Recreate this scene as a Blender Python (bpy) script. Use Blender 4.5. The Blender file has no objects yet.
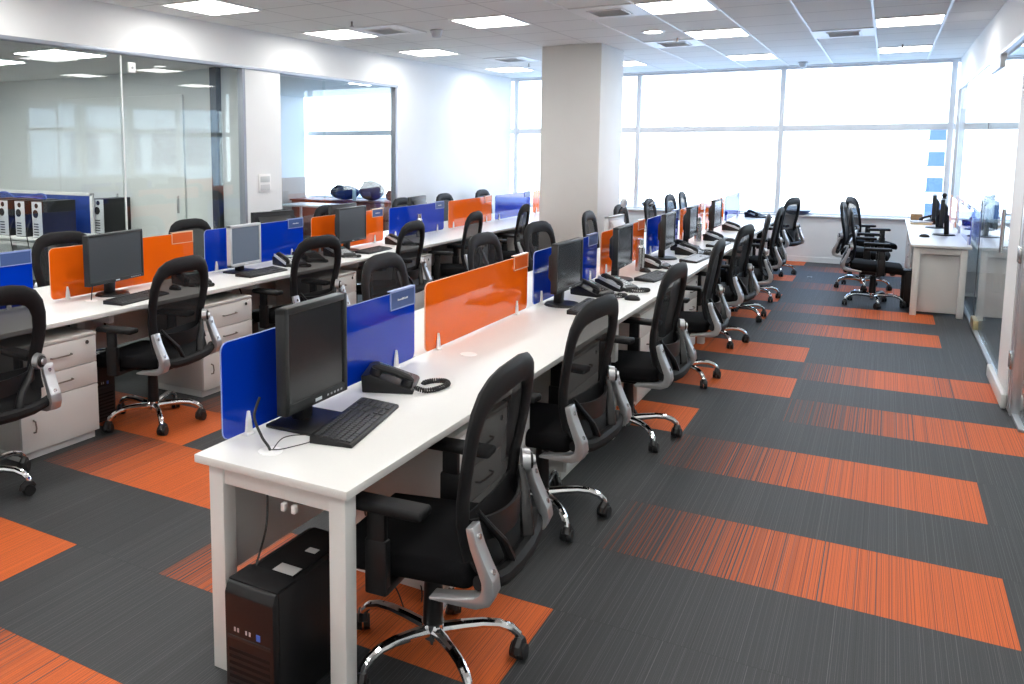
import bpy, bmesh, math, random
from mathutils import Vector, Matrix
random.seed(7)
PI = math.pi
COL = bpy.context.scene.collection

# ------------------------------------------------------------------ helpers
def new_mat(name, color=(.8,.8,.8), rough=.5, metal=0., spec=.5, emit=None, emit_s=0., coat=0.):
    m = bpy.data.materials.new(name); m.use_nodes = True
    b = m.node_tree.nodes['Principled BSDF']
    b.inputs['Base Color'].default_value = (*color, 1)
    b.inputs['Roughness'].default_value = rough
    b.inputs['Metallic'].default_value = metal
    b.inputs['Specular IOR Level'].default_value = spec
    b.inputs['Coat Weight'].default_value = coat
    if emit:
        b.inputs['Emission Color'].default_value = (*emit, 1)
        b.inputs['Emission Strength'].default_value = emit_s
    return m

def add_noise(m, scale=60, amount=.12, bump=0.):
    nt = m.node_tree; b = nt.nodes['Principled BSDF']
    col = b.inputs['Base Color'].default_value[:]
    tc = nt.nodes.new('ShaderNodeTexCoord'); n = nt.nodes.new('ShaderNodeTexNoise')
    n.inputs['Scale'].default_value = scale; n.inputs['Detail'].default_value = 3
    nt.links.new(tc.outputs['Object'], n.inputs['Vector'])
    mx = nt.nodes.new('ShaderNodeMix'); mx.data_type = 'RGBA'
    mx.inputs[6].default_value = tuple(c*(1-amount) for c in col[:3])+(1,)
    mx.inputs[7].default_value = tuple(min(1, c*(1+amount)) for c in col[:3])+(1,)
    nt.links.new(n.outputs['Fac'], mx.inputs[0]); nt.links.new(mx.outputs[2], b.inputs['Base Color'])
    if bump:
        bp = nt.nodes.new('ShaderNodeBump'); bp.inputs['Strength'].default_value = bump
        bp.inputs['Distance'].default_value = .002
        nt.links.new(n.outputs['Fac'], bp.inputs['Height']); nt.links.new(bp.outputs['Normal'], b.inputs['Normal'])
    return m

def glass_mat(name, tint=(.93,.97,.96), ior=1.5, rough=0.0):
    m = bpy.data.materials.new(name); m.use_nodes = True; nt = m.node_tree; nt.nodes.clear()
    out = nt.nodes.new('ShaderNodeOutputMaterial'); mix = nt.nodes.new('ShaderNodeMixShader')
    tr = nt.nodes.new('ShaderNodeBsdfTransparent'); gl = nt.nodes.new('ShaderNodeBsdfGlossy')
    fr = nt.nodes.new('ShaderNodeFresnel'); ge = nt.nodes.new('ShaderNodeNewGeometry'); mr = nt.nodes.new('ShaderNodeMapRange')
    mr.inputs['To Min'].default_value = ior; mr.inputs['To Max'].default_value = 1/ior   # both faces of the pane reflect alike
    nt.links.new(ge.outputs['Backfacing'], mr.inputs[0]); nt.links.new(mr.outputs[0], fr.inputs['IOR'])
    tr.inputs['Color'].default_value = (*tint, 1); gl.inputs['Roughness'].default_value = rough
    gl.inputs['Color'].default_value = (1,1,1,1)
    nt.links.new(fr.outputs[0], mix.inputs[0]); nt.links.new(tr.outputs[0], mix.inputs[1])
    nt.links.new(gl.outputs[0], mix.inputs[2]); nt.links.new(mix.outputs[0], out.inputs[0])
    return m

def acrylic_mat(name, color, tcol, t=.22):
    m = new_mat(name, color, .04, 0, .6); nt = m.node_tree
    b = nt.nodes['Principled BSDF']; out = nt.nodes['Material Output']
    tr = nt.nodes.new('ShaderNodeBsdfTransparent'); tr.inputs['Color'].default_value = (*tcol, 1)
    mx = nt.nodes.new('ShaderNodeMixShader'); mx.inputs[0].default_value = t
    nt.links.new(b.outputs[0], mx.inputs[1]); nt.links.new(tr.outputs[0], mx.inputs[2]); nt.links.new(mx.outputs[0], out.inputs[0])
    return m

def mesh_mat(name, color, open_=.4):
    m = new_mat(name, color, .8, 0, .2); nt = m.node_tree
    b = nt.nodes['Principled BSDF']; out = nt.nodes['Material Output']
    tr = nt.nodes.new('ShaderNodeBsdfTransparent'); mx = nt.nodes.new('ShaderNodeMixShader'); mx.inputs[0].default_value = open_
    nt.links.new(b.outputs[0], mx.inputs[1]); nt.links.new(tr.outputs[0], mx.inputs[2]); nt.links.new(mx.outputs[0], out.inputs[0])
    return m

def math_node(nt, op, a, b=None, c=None):
    n = nt.nodes.new('ShaderNodeMath'); n.operation = op
    for i, v in enumerate((a, b, c)):
        if v is None: continue
        if isinstance(v, (int, float)): n.inputs[i].default_value = v
        else: nt.links.new(v, n.inputs[i])
    return n.outputs[0]

class MB:
    """collects shapes and links them as one mesh object"""
    def __init__(s): s.bm = bmesh.new()
    def _add(s, fn, M=None):
        t = bmesh.new(); fn(t)
        if M is not None: bmesh.ops.transform(t, matrix=M, verts=t.verts)
        me = bpy.data.meshes.new('tmp'); t.to_mesh(me); t.free(); s.bm.from_mesh(me); bpy.data.meshes.remove(me)
        return s
    def box(s, x0, x1, y0, y1, z0, z1, bev=0., M=None, seg=2):
        def f(t):
            bmesh.ops.create_cube(t, size=1)
            for v in t.verts:
                v.co = Vector(((x0+x1)/2+v.co.x*(x1-x0), (y0+y1)/2+v.co.y*(y1-y0), (z0+z1)/2+v.co.z*(z1-z0)))
            if bev: bmesh.ops.bevel(t, geom=t.edges[:], offset=bev, segments=seg, profile=.5, affect='EDGES', clamp_overlap=True)
        return s._add(f, M)
    def cyl(s, p0, p1, r0, r1=None, n=16, cap=True, M=None):
        r1 = r0 if r1 is None else r1; p0 = Vector(p0); p1 = Vector(p1); d = p1-p0
        def f(t):
            bmesh.ops.create_cone(t, cap_ends=cap, segments=n, radius1=r0, radius2=r1, depth=d.length)
            q = d.to_track_quat('Z', 'Y').to_matrix().to_4x4()
            bmesh.ops.transform(t, matrix=Matrix.Translation((p0+p1)/2) @ q, verts=t.verts)
        return s._add(f, M)
    def sphere(s, c, r, sc=(1,1,1), n=16, M=None):
        def f(t):
            bmesh.ops.create_uvsphere(t, u_segments=n, v_segments=max(6, n//2), radius=r)
            for v in t.verts: v.co = Vector((c[0]+v.co.x*sc[0], c[1]+v.co.y*sc[1], c[2]+v.co.z*sc[2]))
        return s._add(f, M)
    def tube(s, pts, r, n=8, closed=False, up=None, flat=1., M=None):
        """sweep; r a number or one per point; flat squeezes along the 'up' axis"""
        P = [Vector(p) for p in pts]; N = len(P)
        R = r if isinstance(r, (list, tuple)) else [r]*N
        def f(t):
            rings = []; prev = None
            for i in range(N):
                a = P[(i-1) % N] if (closed or i > 0) else P[i]; b = P[(i+1) % N] if (closed or i < N-1) else P[i]
                d = (b-a).normalized()
                u = Vector(up) if up else (prev if prev is not None else (Vector((0,0,1)) if abs(d.z) < .9 else Vector((1,0,0))))
                x = d.cross(u)
                if x.length < 1e-5: x = d.orthogonal()
                x.normalize(); y = x.cross(d).normalized(); prev = y
                rings.append([t.verts.new(P[i]+x*math.cos(2*PI*k/n)*R[i]+y*math.sin(2*PI*k/n)*R[i]*flat) for k in range(n)])
            for i in range(N if closed else N-1):
                A, B = rings[i], rings[(i+1) % N]
                for k in range(n): t.faces.new((A[k], A[(k+1) % n], B[(k+1) % n], B[k]))
            if not closed: t.faces.new(rings[0][::-1]); t.faces.new(rings[-1])
        return s._add(f, M)
    def prism(s, poly, axis, a, b, bev=0., M=None):
        """2D polygon extruded along axis 'x','y' or 'z' from a to b"""
        def mk(u, v, w): return {'x': (w, u, v), 'y': (u, w, v), 'z': (u, v, w)}[axis]
        def f(t):
            A = [t.verts.new(mk(u, v, a)) for u, v in poly]; B = [t.verts.new(mk(u, v, b)) for u, v in poly]; n = len(poly)
            t.faces.new(A); t.faces.new(B[::-1])
            for k in range(n): t.faces.new((A[k], B[k], B[(k+1) % n], A[(k+1) % n]))
            bmesh.ops.recalc_face_normals(t, faces=t.faces[:])
            if bev: bmesh.ops.bevel(t, geom=t.edges[:], offset=bev, segments=2, profile=.5, affect='EDGES', clamp_overlap=True)
        return s._add(f, M)
    def grid(s, fn, nu, nv, thick=0.):
        """surface fn(u,v), u,v in 0..1; thick>0 closes it as a slab along its normals"""
        def f(t):
            V = [[t.verts.new(fn(i/nu, j/nv)) for j in range(nv+1)] for i in range(nu+1)]
            for i in range(nu):
                for j in range(nv): t.faces.new((V[i][j], V[i+1][j], V[i+1][j+1], V[i][j+1]))
            if thick:
                bmesh.ops.recalc_face_normals(t, faces=t.faces[:])
                bmesh.ops.solidify(t, geom=t.faces[:], thickness=thick)
        return s._add(f)
    def build(s, name, mat, parent=None, smooth=True, ang=.6):
        me = bpy.data.meshes.new(name); bmesh.ops.recalc_face_normals(s.bm, faces=s.bm.faces[:])
        s.bm.to_mesh(me); s.bm.free()
        if mat: me.materials.append(mat)
        if smooth: me.shade_smooth(); me.set_sharp_from_angle(angle=ang)
        o = bpy.data.objects.new(name, me); COL.objects.link(o)
        if parent: o.parent = parent
        return o

def thing(name, label, cat, loc=(0,0,0), rz=0., group=None):
    o = bpy.data.objects.new(name, None); COL.objects.link(o); o.empty_display_size = .1
    o.location = loc; o.rotation_euler = (0,0,rz); o['label'] = label; o['category'] = cat
    if group: o['group'] = group
    return o
def tag(o, label, cat, group=None, kind=None):
    o['label'] = label; o['category'] = cat
    if group: o['group'] = group
    if kind: o['kind'] = kind
    return o
def struct(o): o['kind'] = 'structure'; return o
def kids(o): return [c for c in COL.objects if c.parent == o]
def clone(o, parent=None):
    c = o.copy(); COL.objects.link(c)
    if parent: c.parent = parent
    for ch in KIDS.get(o.name) or kids(o): clone(ch, c)
    return c
KIDS = {}
class Stamp:
    """builds a thing once; the first place() moves it, later ones copy it with its parts"""
    def __init__(s, root):
        s.root = root; s.used = False
        def rec(o):
            KIDS[o.name] = kids(o)
            for c in KIDS[o.name]: rec(c)
        rec(root)
    def place(s, loc, rz, label, group=None, drop=()):
        r = clone(s.root) if s.used else s.root
        s.used = True
        r.location = loc; r.rotation_euler = (0,0,rz); r['label'] = label
        if group: r['group'] = group
        elif 'group' in r: del r['group']
        return r

# ------------------------------------------------------------------ materials
M_white = add_noise(new_mat('white_laminate', (.74,.74,.725), .32, 0, .45), 8, .015)
M_wall = add_noise(new_mat('white_paint', (.84,.85,.85), .6), 5, .015)
M_colm = add_noise(new_mat('cream_paint', (.80,.79,.765), .65), 5, .02)
M_beige = add_noise(new_mat('beige_paint', (.55,.44,.37), .7), 5, .02)
M_grey = add_noise(new_mat('grey_panel', (.70,.73,.72), .5), 5, .02)
M_frame = new_mat('window_frame_white', (.82,.83,.84), .45)
M_alu = add_noise(new_mat('aluminium', (.62,.64,.68), .38, .7), 40, .05)
M_alul = new_mat('grey_aluminium', (.33,.35,.40), .4, .6)
M_dkalu = new_mat('dark_metal_post', (.04,.045,.05), .4, .3)
M_black = add_noise(new_mat('black_plastic', (.010,.010,.011), .38, 0, .35), 90, .2)
M_blackm = add_noise(new_mat('matt_black_plastic', (.008,.008,.009), .6, 0, .22), 90, .2)
M_fabric = add_noise(new_mat('black_seat_fabric', (.006,.006,.007), .9, 0, .12), 260, .5, .3)
M_mesh = mesh_mat('black_mesh_fabric', (.010,.010,.011), .13)
M_silver = new_mat('satin_silver', (.52,.53,.55), .3, .75)
M_chrome = new_mat('chrome', (.82,.83,.85), .09, 1.)
M_rubber = new_mat('caster_black', (.012,.012,.013), .45)
M_screen = new_mat('dark_screen', (.016,.018,.022), .22, 0, .5)
M_screenb = new_mat('grey_blue_screen', (.16,.20,.27), .25, 0, .5)
M_bezel = add_noise(new_mat('dark_bezel', (.013,.014,.015), .45), 90, .1)
M_silvpl = new_mat('silver_plastic', (.55,.57,.60), .4, .2)
M_keys = new_mat('black_keys', (.012,.013,.015), .45)
M_keysw = new_mat('pale_keys', (.5,.52,.56), .4)
M_lcd = new_mat('phone_display', (.10,.17,.17), .2)
M_blue = acrylic_mat('blue_acrylic', (.001,.040,.50), (.05,.2,.9), .12)
M_orange = acrylic_mat('orange_acrylic', (.94,.150,.006), (1.,.35,.05), .12)
M_edge = new_mat('pale_acrylic_edge', (.30,.38,.70), .2)
M_plate = new_mat('blue_name_plate', (.07,.12,.30), .25)
M_plateo = new_mat('orange_name_plate', (.75,.13,.02), .25)
M_text = new_mat('white_lettering', (.75,.8,.85), .5)
M_steel = new_mat('brushed_steel', (.55,.55,.55), .25, .9)
M_glass = glass_mat('clear_glass', (.93,.96,.955), 1.46)
M_glassr = glass_mat('clear_glass_door', (.93,.97,.965), 1.5)
M_win = glass_mat('window_glass', (.97,.99,1.), 1.45)
M_cable = new_mat('black_cable', (.012,.012,.012), .5)
M_cableblue = new_mat('blue_cable', (.03,.08,.4), .5)
M_light = new_mat('light_panel', (.9,.9,.9), .5, emit=(1.,.985,.95), emit_s=13.)
M_pedside = add_noise(new_mat('pale_grey_laminate', (.60,.59,.57), .4), 8, .015)
M_handle = new_mat('handle_metal', (.22,.20,.18), .35, .8)
M_label = new_mat('paper_label', (.5,.5,.5), .6)

M_light2 = new_mat('boosted_light_panel', (.9,.9,.9), .5, emit=(1.,.985,.95), emit_s=21.)  # stronger glow, chosen to brighten the rooms behind the left glass
def carpet():
    m = bpy.data.materials.new('striped_carpet_tile'); m.use_nodes = True; nt = m.node_tree
    b = nt.nodes['Principled BSDF']; L = nt.links.new
    tc = nt.nodes.new('ShaderNodeTexCoord'); sx = nt.nodes.new('ShaderNodeSeparateXYZ'); L(tc.outputs['Object'], sx.inputs[0])
    uv = nt.nodes.new('ShaderNodeUVMap'); uv.uv_map = 'strip'; su = nt.nodes.new('ShaderNodeSeparateXYZ'); L(uv.outputs[0], su.inputs[0])
    X, Y = sx.outputs[0], sx.outputs[1]; U = su.outputs[0]; V = su.outputs[1]
    def noise1(scale, off, detail=1.5):
        n = nt.nodes.new('ShaderNodeTexNoise'); n.noise_dimensions = '1D'
        n.inputs['Scale'].default_value = 1.; n.inputs['Detail'].default_value = detail; n.inputs['Roughness'].default_value = .7
        L(math_node(nt, 'ADD', math_node(nt, 'MULTIPLY', X, scale), off), n.inputs['W']); return n.outputs['Fac']
    offV = math_node(nt, 'MULTIPLY', V, 37.7)
    fine = noise1(260, offV); mid = noise1(110, math_node(nt, 'ADD', offV, 11.3)); wide = noise1(26, math_node(nt, 'ADD', offV, 5.1), 3.)
    # thin light yarn lines on the grey
    def ramp(x, lo, hi):
        r = nt.nodes.new('ShaderNodeMapRange'); L(x, r.inputs[0]); r.inputs[1].default_value = lo; r.inputs[2].default_value = hi; return r.outputs[0]
    light = ramp(fine, .55, .72)
    dark = ramp(mid, .35, .65)
    # speckle of the loops
    sp = nt.nodes.new('ShaderNodeTexNoise'); sp.inputs['Scale'].default_value = 330; sp.inputs['Detail'].default_value = 1
    L(tc.outputs['Object'], sp.inputs['Vector'])
    grey = nt.nodes.new('ShaderNodeMix'); grey.data_type = 'RGBA'
    L(math_node(nt, 'MULTIPLY', light, math_node(nt, 'ADD', .35, math_node(nt, 'MULTIPLY', dark, .65))), grey.inputs[0])
    grey.inputs[6].default_value = (.041,.043,.046,1); grey.inputs[7].default_value = (.120,.122,.125,1)
    # orange yarns: bright orange, rust and tan
    oc = nt.nodes.new('ShaderNodeMix'); oc.data_type = 'RGBA'; L(math_node(nt, 'MULTIPLY', ramp(fine, .30, .52), ramp(math_node(nt, 'ADD', math_node(nt, 'MULTIPLY', U, 1.), wide), .55, 1.15)), oc.inputs[0])
    oc.inputs[6].default_value = (.17,.046,.022,1); oc.inputs[7].default_value = (.64,.125,.024,1)
    # chance that a yarn is orange grows along the strip
    key = math_node(nt, 'ADD', math_node(nt, 'MULTIPLY', mid, .55), math_node(nt, 'ADD', math_node(nt, 'MULTIPLY', wide, .2), math_node(nt, 'MULTIPLY', fine, .25)))
    thr = math_node(nt, 'ADD', .43, math_node(nt, 'MULTIPLY', U, .25))
    isor = ramp(math_node(nt, 'SUBTRACT', thr, key), -.04, .03)
    isor = math_node(nt, 'MULTIPLY', isor, ramp(U, -.9, .1))
    on = math_node(nt, 'MULTIPLY', isor, math_node(nt, 'GREATER_THAN', U, .0005))
    mx = nt.nodes.new('ShaderNodeMix'); mx.data_type = 'RGBA'; L(on, mx.inputs[0]); L(grey.outputs[2], mx.inputs[6]); L(oc.outputs[2], mx.inputs[7])
    # tile seams
    def seam(c, pitch, off):
        a = math_node(nt, 'FRACT', math_node(nt, 'DIVIDE', math_node(nt, 'ADD', c, off), pitch))
        d = math_node(nt, 'ABSOLUTE', math_node(nt, 'SUBTRACT', a, .5))
        return math_node(nt, 'GREATER_THAN', d, .5-.0022/pitch)
    sm = math_node(nt, 'MAXIMUM', seam(X, .5, 50.), seam(Y, .568, 56.8-3.432))
    spk = math_node(nt, 'ADD', .8, math_node(nt, 'MULTIPLY', sp.outputs['Fac'], .4))
    sc = math_node(nt, 'MULTIPLY', spk, math_node(nt, 'SUBTRACT', 1., math_node(nt, 'MULTIPLY', sm, .22)))
    vm = nt.nodes.new('ShaderNodeVectorMath'); vm.operation = 'SCALE'; L(mx.outputs[2], vm.inputs[0]); L(sc, vm.inputs['Scale'])
    L(vm.outputs[0], b.inputs['Base Color']); b.inputs['Roughness'].default_value = .62; b.inputs['Specular IOR Level'].default_value = .30
    bp = nt.nodes.new('ShaderNodeBump'); bp.inputs['Strength'].default_value = .35; bp.inputs['Distance'].default_value = .002
    L(math_node(nt, 'ADD', sp.outputs['Fac'], fine), bp.inputs['Height']); L(bp.outputs[0], b.inputs['Normal'])
    return m

def ceiling_mat():
    m = new_mat('ceiling_tile', (.56,.56,.55), .85); nt = m.node_tree; b = nt.nodes['Principled BSDF']; L = nt.links.new
    tc = nt.nodes.new('ShaderNodeTexCoord'); sx = nt.nodes.new('ShaderNodeSeparateXYZ'); L(tc.outputs['Object'], sx.inputs[0])
    def seam(c, pitch, off, w):
        a = math_node(nt, 'FRACT', math_node(nt, 'DIVIDE', math_node(nt, 'ADD', c, off), pitch))
        return math_node(nt, 'GREATER_THAN', math_node(nt, 'ABSOLUTE', math_node(nt, 'SUBTRACT', a, .5)), .5-w/pitch)
    sm = math_node(nt, 'MAXIMUM', seam(sx.outputs[0], .6, 60.2, .004), seam(sx.outputs[1], .68, 68.-7.43, .006))
    n = nt.nodes.new('ShaderNodeTexNoise'); n.inputs['Scale'].default_value = 400; L(tc.outputs['Object'], n.inputs['Vector'])
    f = math_node(nt, 'MULTIPLY', math_node(nt, 'SUBTRACT', 1, math_node(nt, 'MULTIPLY', sm, .45)), math_node(nt, 'ADD', .94, math_node(nt, 'MULTIPLY', n.outputs['Fac'], .12)))
    vm = nt.nodes.new('ShaderNodeVectorMath'); vm.operation = 'SCALE'; vm.inputs[0].default_value = (.88,.89,.865); L(f, vm.inputs['Scale'])
    L(vm.outputs[0], b.inputs['Base Color']); return m
M_carpet = carpet(); M_ceil = ceiling_mat()

# ------------------------------------------------------------------ the room
XL, XR, YF, YB, H = -5.95, .80, 14.15, -3.5, 3.0
XE = 2.4            # far side of the room beyond the right-hand glass
XW = -10.6          # far side of the rooms beyond the left-hand glass
def wallbox(name, *a, m=None):
    return struct(MB().box(*a).build(name, m or M_wall, smooth=False))

# carpet: one mesh of tiles; 'strip' uv: u = share of orange yarns, v = a number per tile
TX, TY, Y0 = .5, .568, 3.432
def row(r): return Y0+r*TY
strips = {}
def strip(r, x_end, n=3, u0=.02, u1=1.12, cut=None):
    for k in range(n):
        i = round(x_end/TX)-n+k
        strips[(i, r)] = (u0+(u1-u0)*k/n, u0+(u1-u0)*(k+1)/n)
for r, xe in ((0,.5),(2,.5),(9,.5),(11,.5),(14,.5),(17,.5)): strip(r, xe)
strip(4, 1.0); strip(4, 1.5, 1, 1.1, 1.2); strips[(-1,6)] = (.05,.6); strips[(0,6)] = (1.1,.5); strips[(1,6)] = (1.0,1.2)
strips[(2,6)] = (1.1,1.2)
for r, xe in ((7,-.5),(5,-.5),(3,-1.),(10,-1.),(12,-1.),(15,-1.),(18,-1.),(-2,-1.),(-5,-1.)): strip(r, xe, 3, .25, 1.5)
for r, xe in ((1,-2.5),(-1,-2.5),(-4,-1.5),(-3,-3.),(0,-3.5),(3,-3.),(5,-2.5),(8,-2.5),(10,-3.),(13,-2.5),(16,-3.),(-6,-3.)): strip(r, xe, 3, .12, 1.4)
def floor_mesh():
    bm = bmesh.new(); uvl = bm.loops.layers.uv.new('strip'); vc = {}
    i0, i1 = math.floor(XW/TX), math.ceil(XE/TX); r0, r1 = math.floor((YB-Y0)/TY), math.ceil((YF-Y0)/TY)
    cx = lambda i: min(max(i*TX, XW), XE); cy = lambda r: min(max(row(r), YB), YF)
    def V(i, r):
        if (i, r) not in vc: vc[(i, r)] = bm.verts.new((cx(i), cy(r), 0))
        return vc[(i, r)]
    for i in range(i0, i1):
        for r in range(r0, r1):
            if cx(i+1)-cx(i) < 1e-4 or cy(r+1)-cy(r) < 1e-4: continue
            f = bm.faces.new((V(i, r), V(i+1, r), V(i+1, r+1), V(i, r+1)))
            u = strips.get((i, r), (0, 0)); v = random.random()
            for l, uu in zip(f.loops, (u[0], u[1], u[1], u[0])): l[uvl].uv = (uu, v)
    me = bpy.data.meshes.new('floor'); bm.to_mesh(me); bm.free(); me.materials.append(M_carpet)
    o = bpy.data.objects.new('floor', me); COL.objects.link(o); return struct(o)
floor_mesh()
wallbox('ceiling', XL-.1, XE, YB, YF, H, H+.1, m=M_ceil)
MC2 = add_noise(new_mat('plain_ceiling_board', (.75,.75,.73), .85), 5, .02)
wallbox('ceiling', XW, XL-.1, -1, 7.0, 2.62, 2.72, m=MC2)
wallbox('ceiling', XW, XL-.1, 7.0, YF, 2.80, 2.9, m=MC2)
# ceiling runners, built in white only on the side where window light whitens them
tb = MB()
for k in range(-4, 2):
    x = -.2+.6*k
    tb.box(x-.011, x+.011, 2.0 if k < 1 else 2.0, YF-.01, H-.008, H-.0005)
M_tbar = new_mat('white_runner', (.93,.93,.92), .35, 0, .7)
struct(tb.build('trim_1', M_tbar, smooth=False))

# far wall: sill wall, posts and transom of the window band
wallbox('wall_far', XW, XE, YF, YF+.25, 0, .70)
wallbox('wall_far_top', XW, XE, YF, YF+.25, 2.985, 3.1, m=M_frame)
struct(MB().box(XW, XE, YF-.05, YF+.28, .70, .725, .004).build('trim_2', M_white))
struct(MB().box(XL, XR, YF-.012, YF, 0, .08).build('baseboard_far', M_wall, smooth=False))
posts = [.74-2.21*k for k in range(-1, 6)]
for i in range(len(posts)-1):
    w = MB(); a, b_ = posts[i+1], posts[i]
    if i == 0: b_ = XE
    if i == 5: a = XW
    w.box(a, b_, YF+.10, YF+.16, 2.005, 2.10, .004)
    w.box(b_-.035, b_+.035, YF+.08, YF+.17, .725, 2.985, .004)
    w.box(a, b_, YF+.10, YF+.16, 2.95, 2.985); w.box(a, b_, YF+.10, YF+.16, .725, .75)
    o = struct(w.build('window_%d' % (i+1), M_frame))
    g = MB().box(a+.035, b_-.035, YF+.128, YF+.132, .75, 2.95).build('glass_pane', M_win, o, smooth=False)

# left wall: header, white piers, two glazed bays
wallbox('wall_left', XL-.1, XL, YB, YF, 2.61, H)
wallbox('wall_left_end', XL-.1, XL, 10.08, YF, 0, 2.61)
wallbox('wall_left_pier', XL-.1, XL, 6.90, 7.50, 0, 2.58)
wallbox('wall_left_near', XL-.1, XL, YB, .6, 0, 2.61)
struct(MB().box(XL-.09, XL+.012, .6, 10.10, 2.580, 2.612, .004)
       .box(XL-.07, XL+.010, 10.03, 10.08, 0, 2.58, .004).box(XL-.07, XL+.006, 6.86, 6.90, 0, 2.58).build('trim_3', M_alul))
def pane(name, x, y0, y1, z0, z1, t=.010, m=None): return struct(MB().box(x-t/2, x+t/2, y0, y1, z0, z1).build(name, m or M_glass, smooth=False))
pane('window_7', XL-.03, .62, 3.05, .02, 2.58); pane('window_8', XL-.03, 3.06, 5.26, .02, 2.58); pane('window_9', XL-.03, 5.275, 6.86, .02, 2.58)
struct(MB().box(XL-.036, XL-.024, 5.260, 5.275, .02, 2.57).build('trim_4', new_mat('bright_glass_edge', (.8,.83,.82), .25)))
pane('window_10', XL-.03, 8.36, 10.03, .02, 2.58); pane('window_11', XL-.055, 7.50, 8.44, .02, 2.56)
t = thing('glass_clamp', 'small white square clamp at the top of the seam between left glass panes', 'bracket', (XL-.02, 5.38, 2.47))
MB().box(-.006, .012, -.04, .04, -.045, .045, .004).build('clamp_plate', M_tbar, t)
MB().cyl((.012,0,0), (.018,0,0), .012).build('bolt', M_steel, t)
# rooms beyond the left glass
wallbox('wall_partition', XW, XL-.1, 7.0, 7.10, 0, 2.8, m=M_grey)
wallbox('wall_west', XW-.1, XW, -1, YF, 0, 2.8, m=M_wall)
wallbox('wall_west_south', XW, XL-.1, -1.1, -1, 0, 2.72, m=M_grey)
wallbox('wall_dado', XW, XW+.012, 7.1, YF, 0, 1.15, m=M_beige)
wallbox('trim_5', -6.45, -6.36, 6.90, 7.0, 0, 2.62, m=M_dkalu)
wallbox('trim_6', -6.34, -6.06, 6.96, 7.0, 0, 2.62, m=add_noise(new_mat('pale_grey_door', (.62,.66,.68), .5), 5, .02))
for k, (x0, x1) in enumerate(((-9.0, -7.95), (-7.84, -6.94))):
    o = struct(MB().box(x0, x1, 6.97, 7.0, .02, 2.35, .006).build('door_%d' % (k+1), M_grey))
    MB().box(x1-.1, x1-.085, 6.945, 6.97, 1.0, 1.2, .003).build('door_handle', M_steel, o)
o = struct(MB().box(XW, XW+.03, 11.6, 12.7, 0, 2.15, .006).build('door_3', M_wall))
MB().box(XW+.03, XW+.07, 12.55, 12.6, .95, 1.15, .01).build('door_handle', M_steel, o)
t = thing('switch_plate', 'white double switch plate on the white pier between the glazed bays', 'switch', (XL+.0, 7.19, 1.36))
MB().box(0, .014, -.10, .10, -.10, .10, .004).build('plate', M_tbar, t)
for z in (.045, -.045):
    MB().box(.014, .019, -.08, .08, z-.032, z+.032, .003).build('rocker', add_noise(new_mat('grey_rocker', (.6,.62,.63), .5), 5, .01), t)

# right wall: header over glass, glass door, pier
wallbox('wall_right', XR, XR+.1, YB, YF, 2.58, H)
wallbox('wall_right_near', XR, XR+.1, YB, 3.2, 0, 2.58)
struct(MB().box(XR-.004, XR+.03, 6.2, YF, 2.555, 2.582).box(XR-.012, XR+.03, YF-.10, YF-.03, 0, 2.56, .003).build('trim_7', M_alu))
pane('window_12', XR+.012, 9.80, YF-.1, .02, 2.556, m=M_glassr)
struct(MB().box(XR+.007, XR+.017, 9.772, 9.80, .02, 2.55).build('trim_8', M_dkalu, smooth=False))
struct(MB().box(XR-.01, XR+.03, 6.2, YF, 0, .022, .003).build('trim_9', new_mat('floor_channel', (.35,.37,.4), .4, .5)))
# glass door leaf with patch fitting and pull handle
d = struct(MB().box(XR+.008, XR+.020, 7.36, 9.74, .03, 2.50).build('door_4', M_glassr, smooth=False))
MB().box(XR-.012, XR+.035, 8.95, 9.77, 2.44, 2.56, .004).build('patch_fitting', M_alu, d)
MB().box(XR-.012, XR+.035, 9.45, 9.77, .025, .11, .004).build('floor_fitting', new_mat('brass_fitting', (.55,.45,.25), .35, .8), d)
for s in (-1, 1):
    hb = MB(); x = XR+.014+s*.060
    hb.cyl((x,7.46,.98), (x,7.46,1.30), .0125)
    for z in (1.02, 1.26): hb.cyl((XR+.014,7.46,z), (x,7.46,z), .007)
    hb.build('pull_handle', M_steel, d)
# white pier beside the door, its kick board, and the frame of the next glass door
wallbox('wall_right_pier', XR-.02, XR+.12, 6.78, 7.32, 0, 2.58)
struct(MB().box(XR-.055, XR-.02, 6.72, 7.66, 0, .10, .012).build('baseboard_right', M_white))
struct(MB().box(XR-.02, XR+.06, 6.66, 6.74, 0, 2.58, .006).box(XR-.02, XR+.05, 6.56, 6.61, 0, 2.58, .004).build('trim_10', M_alu))
d = struct(MB().box(XR+.008, XR+.020, 4.2, 6.56, .03, 2.55).build('door_5', M_glassr, smooth=False))
for z in (.30, 1.0, 2.2): MB().box(XR-.035, XR-.015, 6.60, 6.70, z, z+.11, .004).build('hinge', M_steel, d)
pane('window_13', XR+.014, 3.2, 4.18, .02, 2.55, m=M_glassr)
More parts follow.
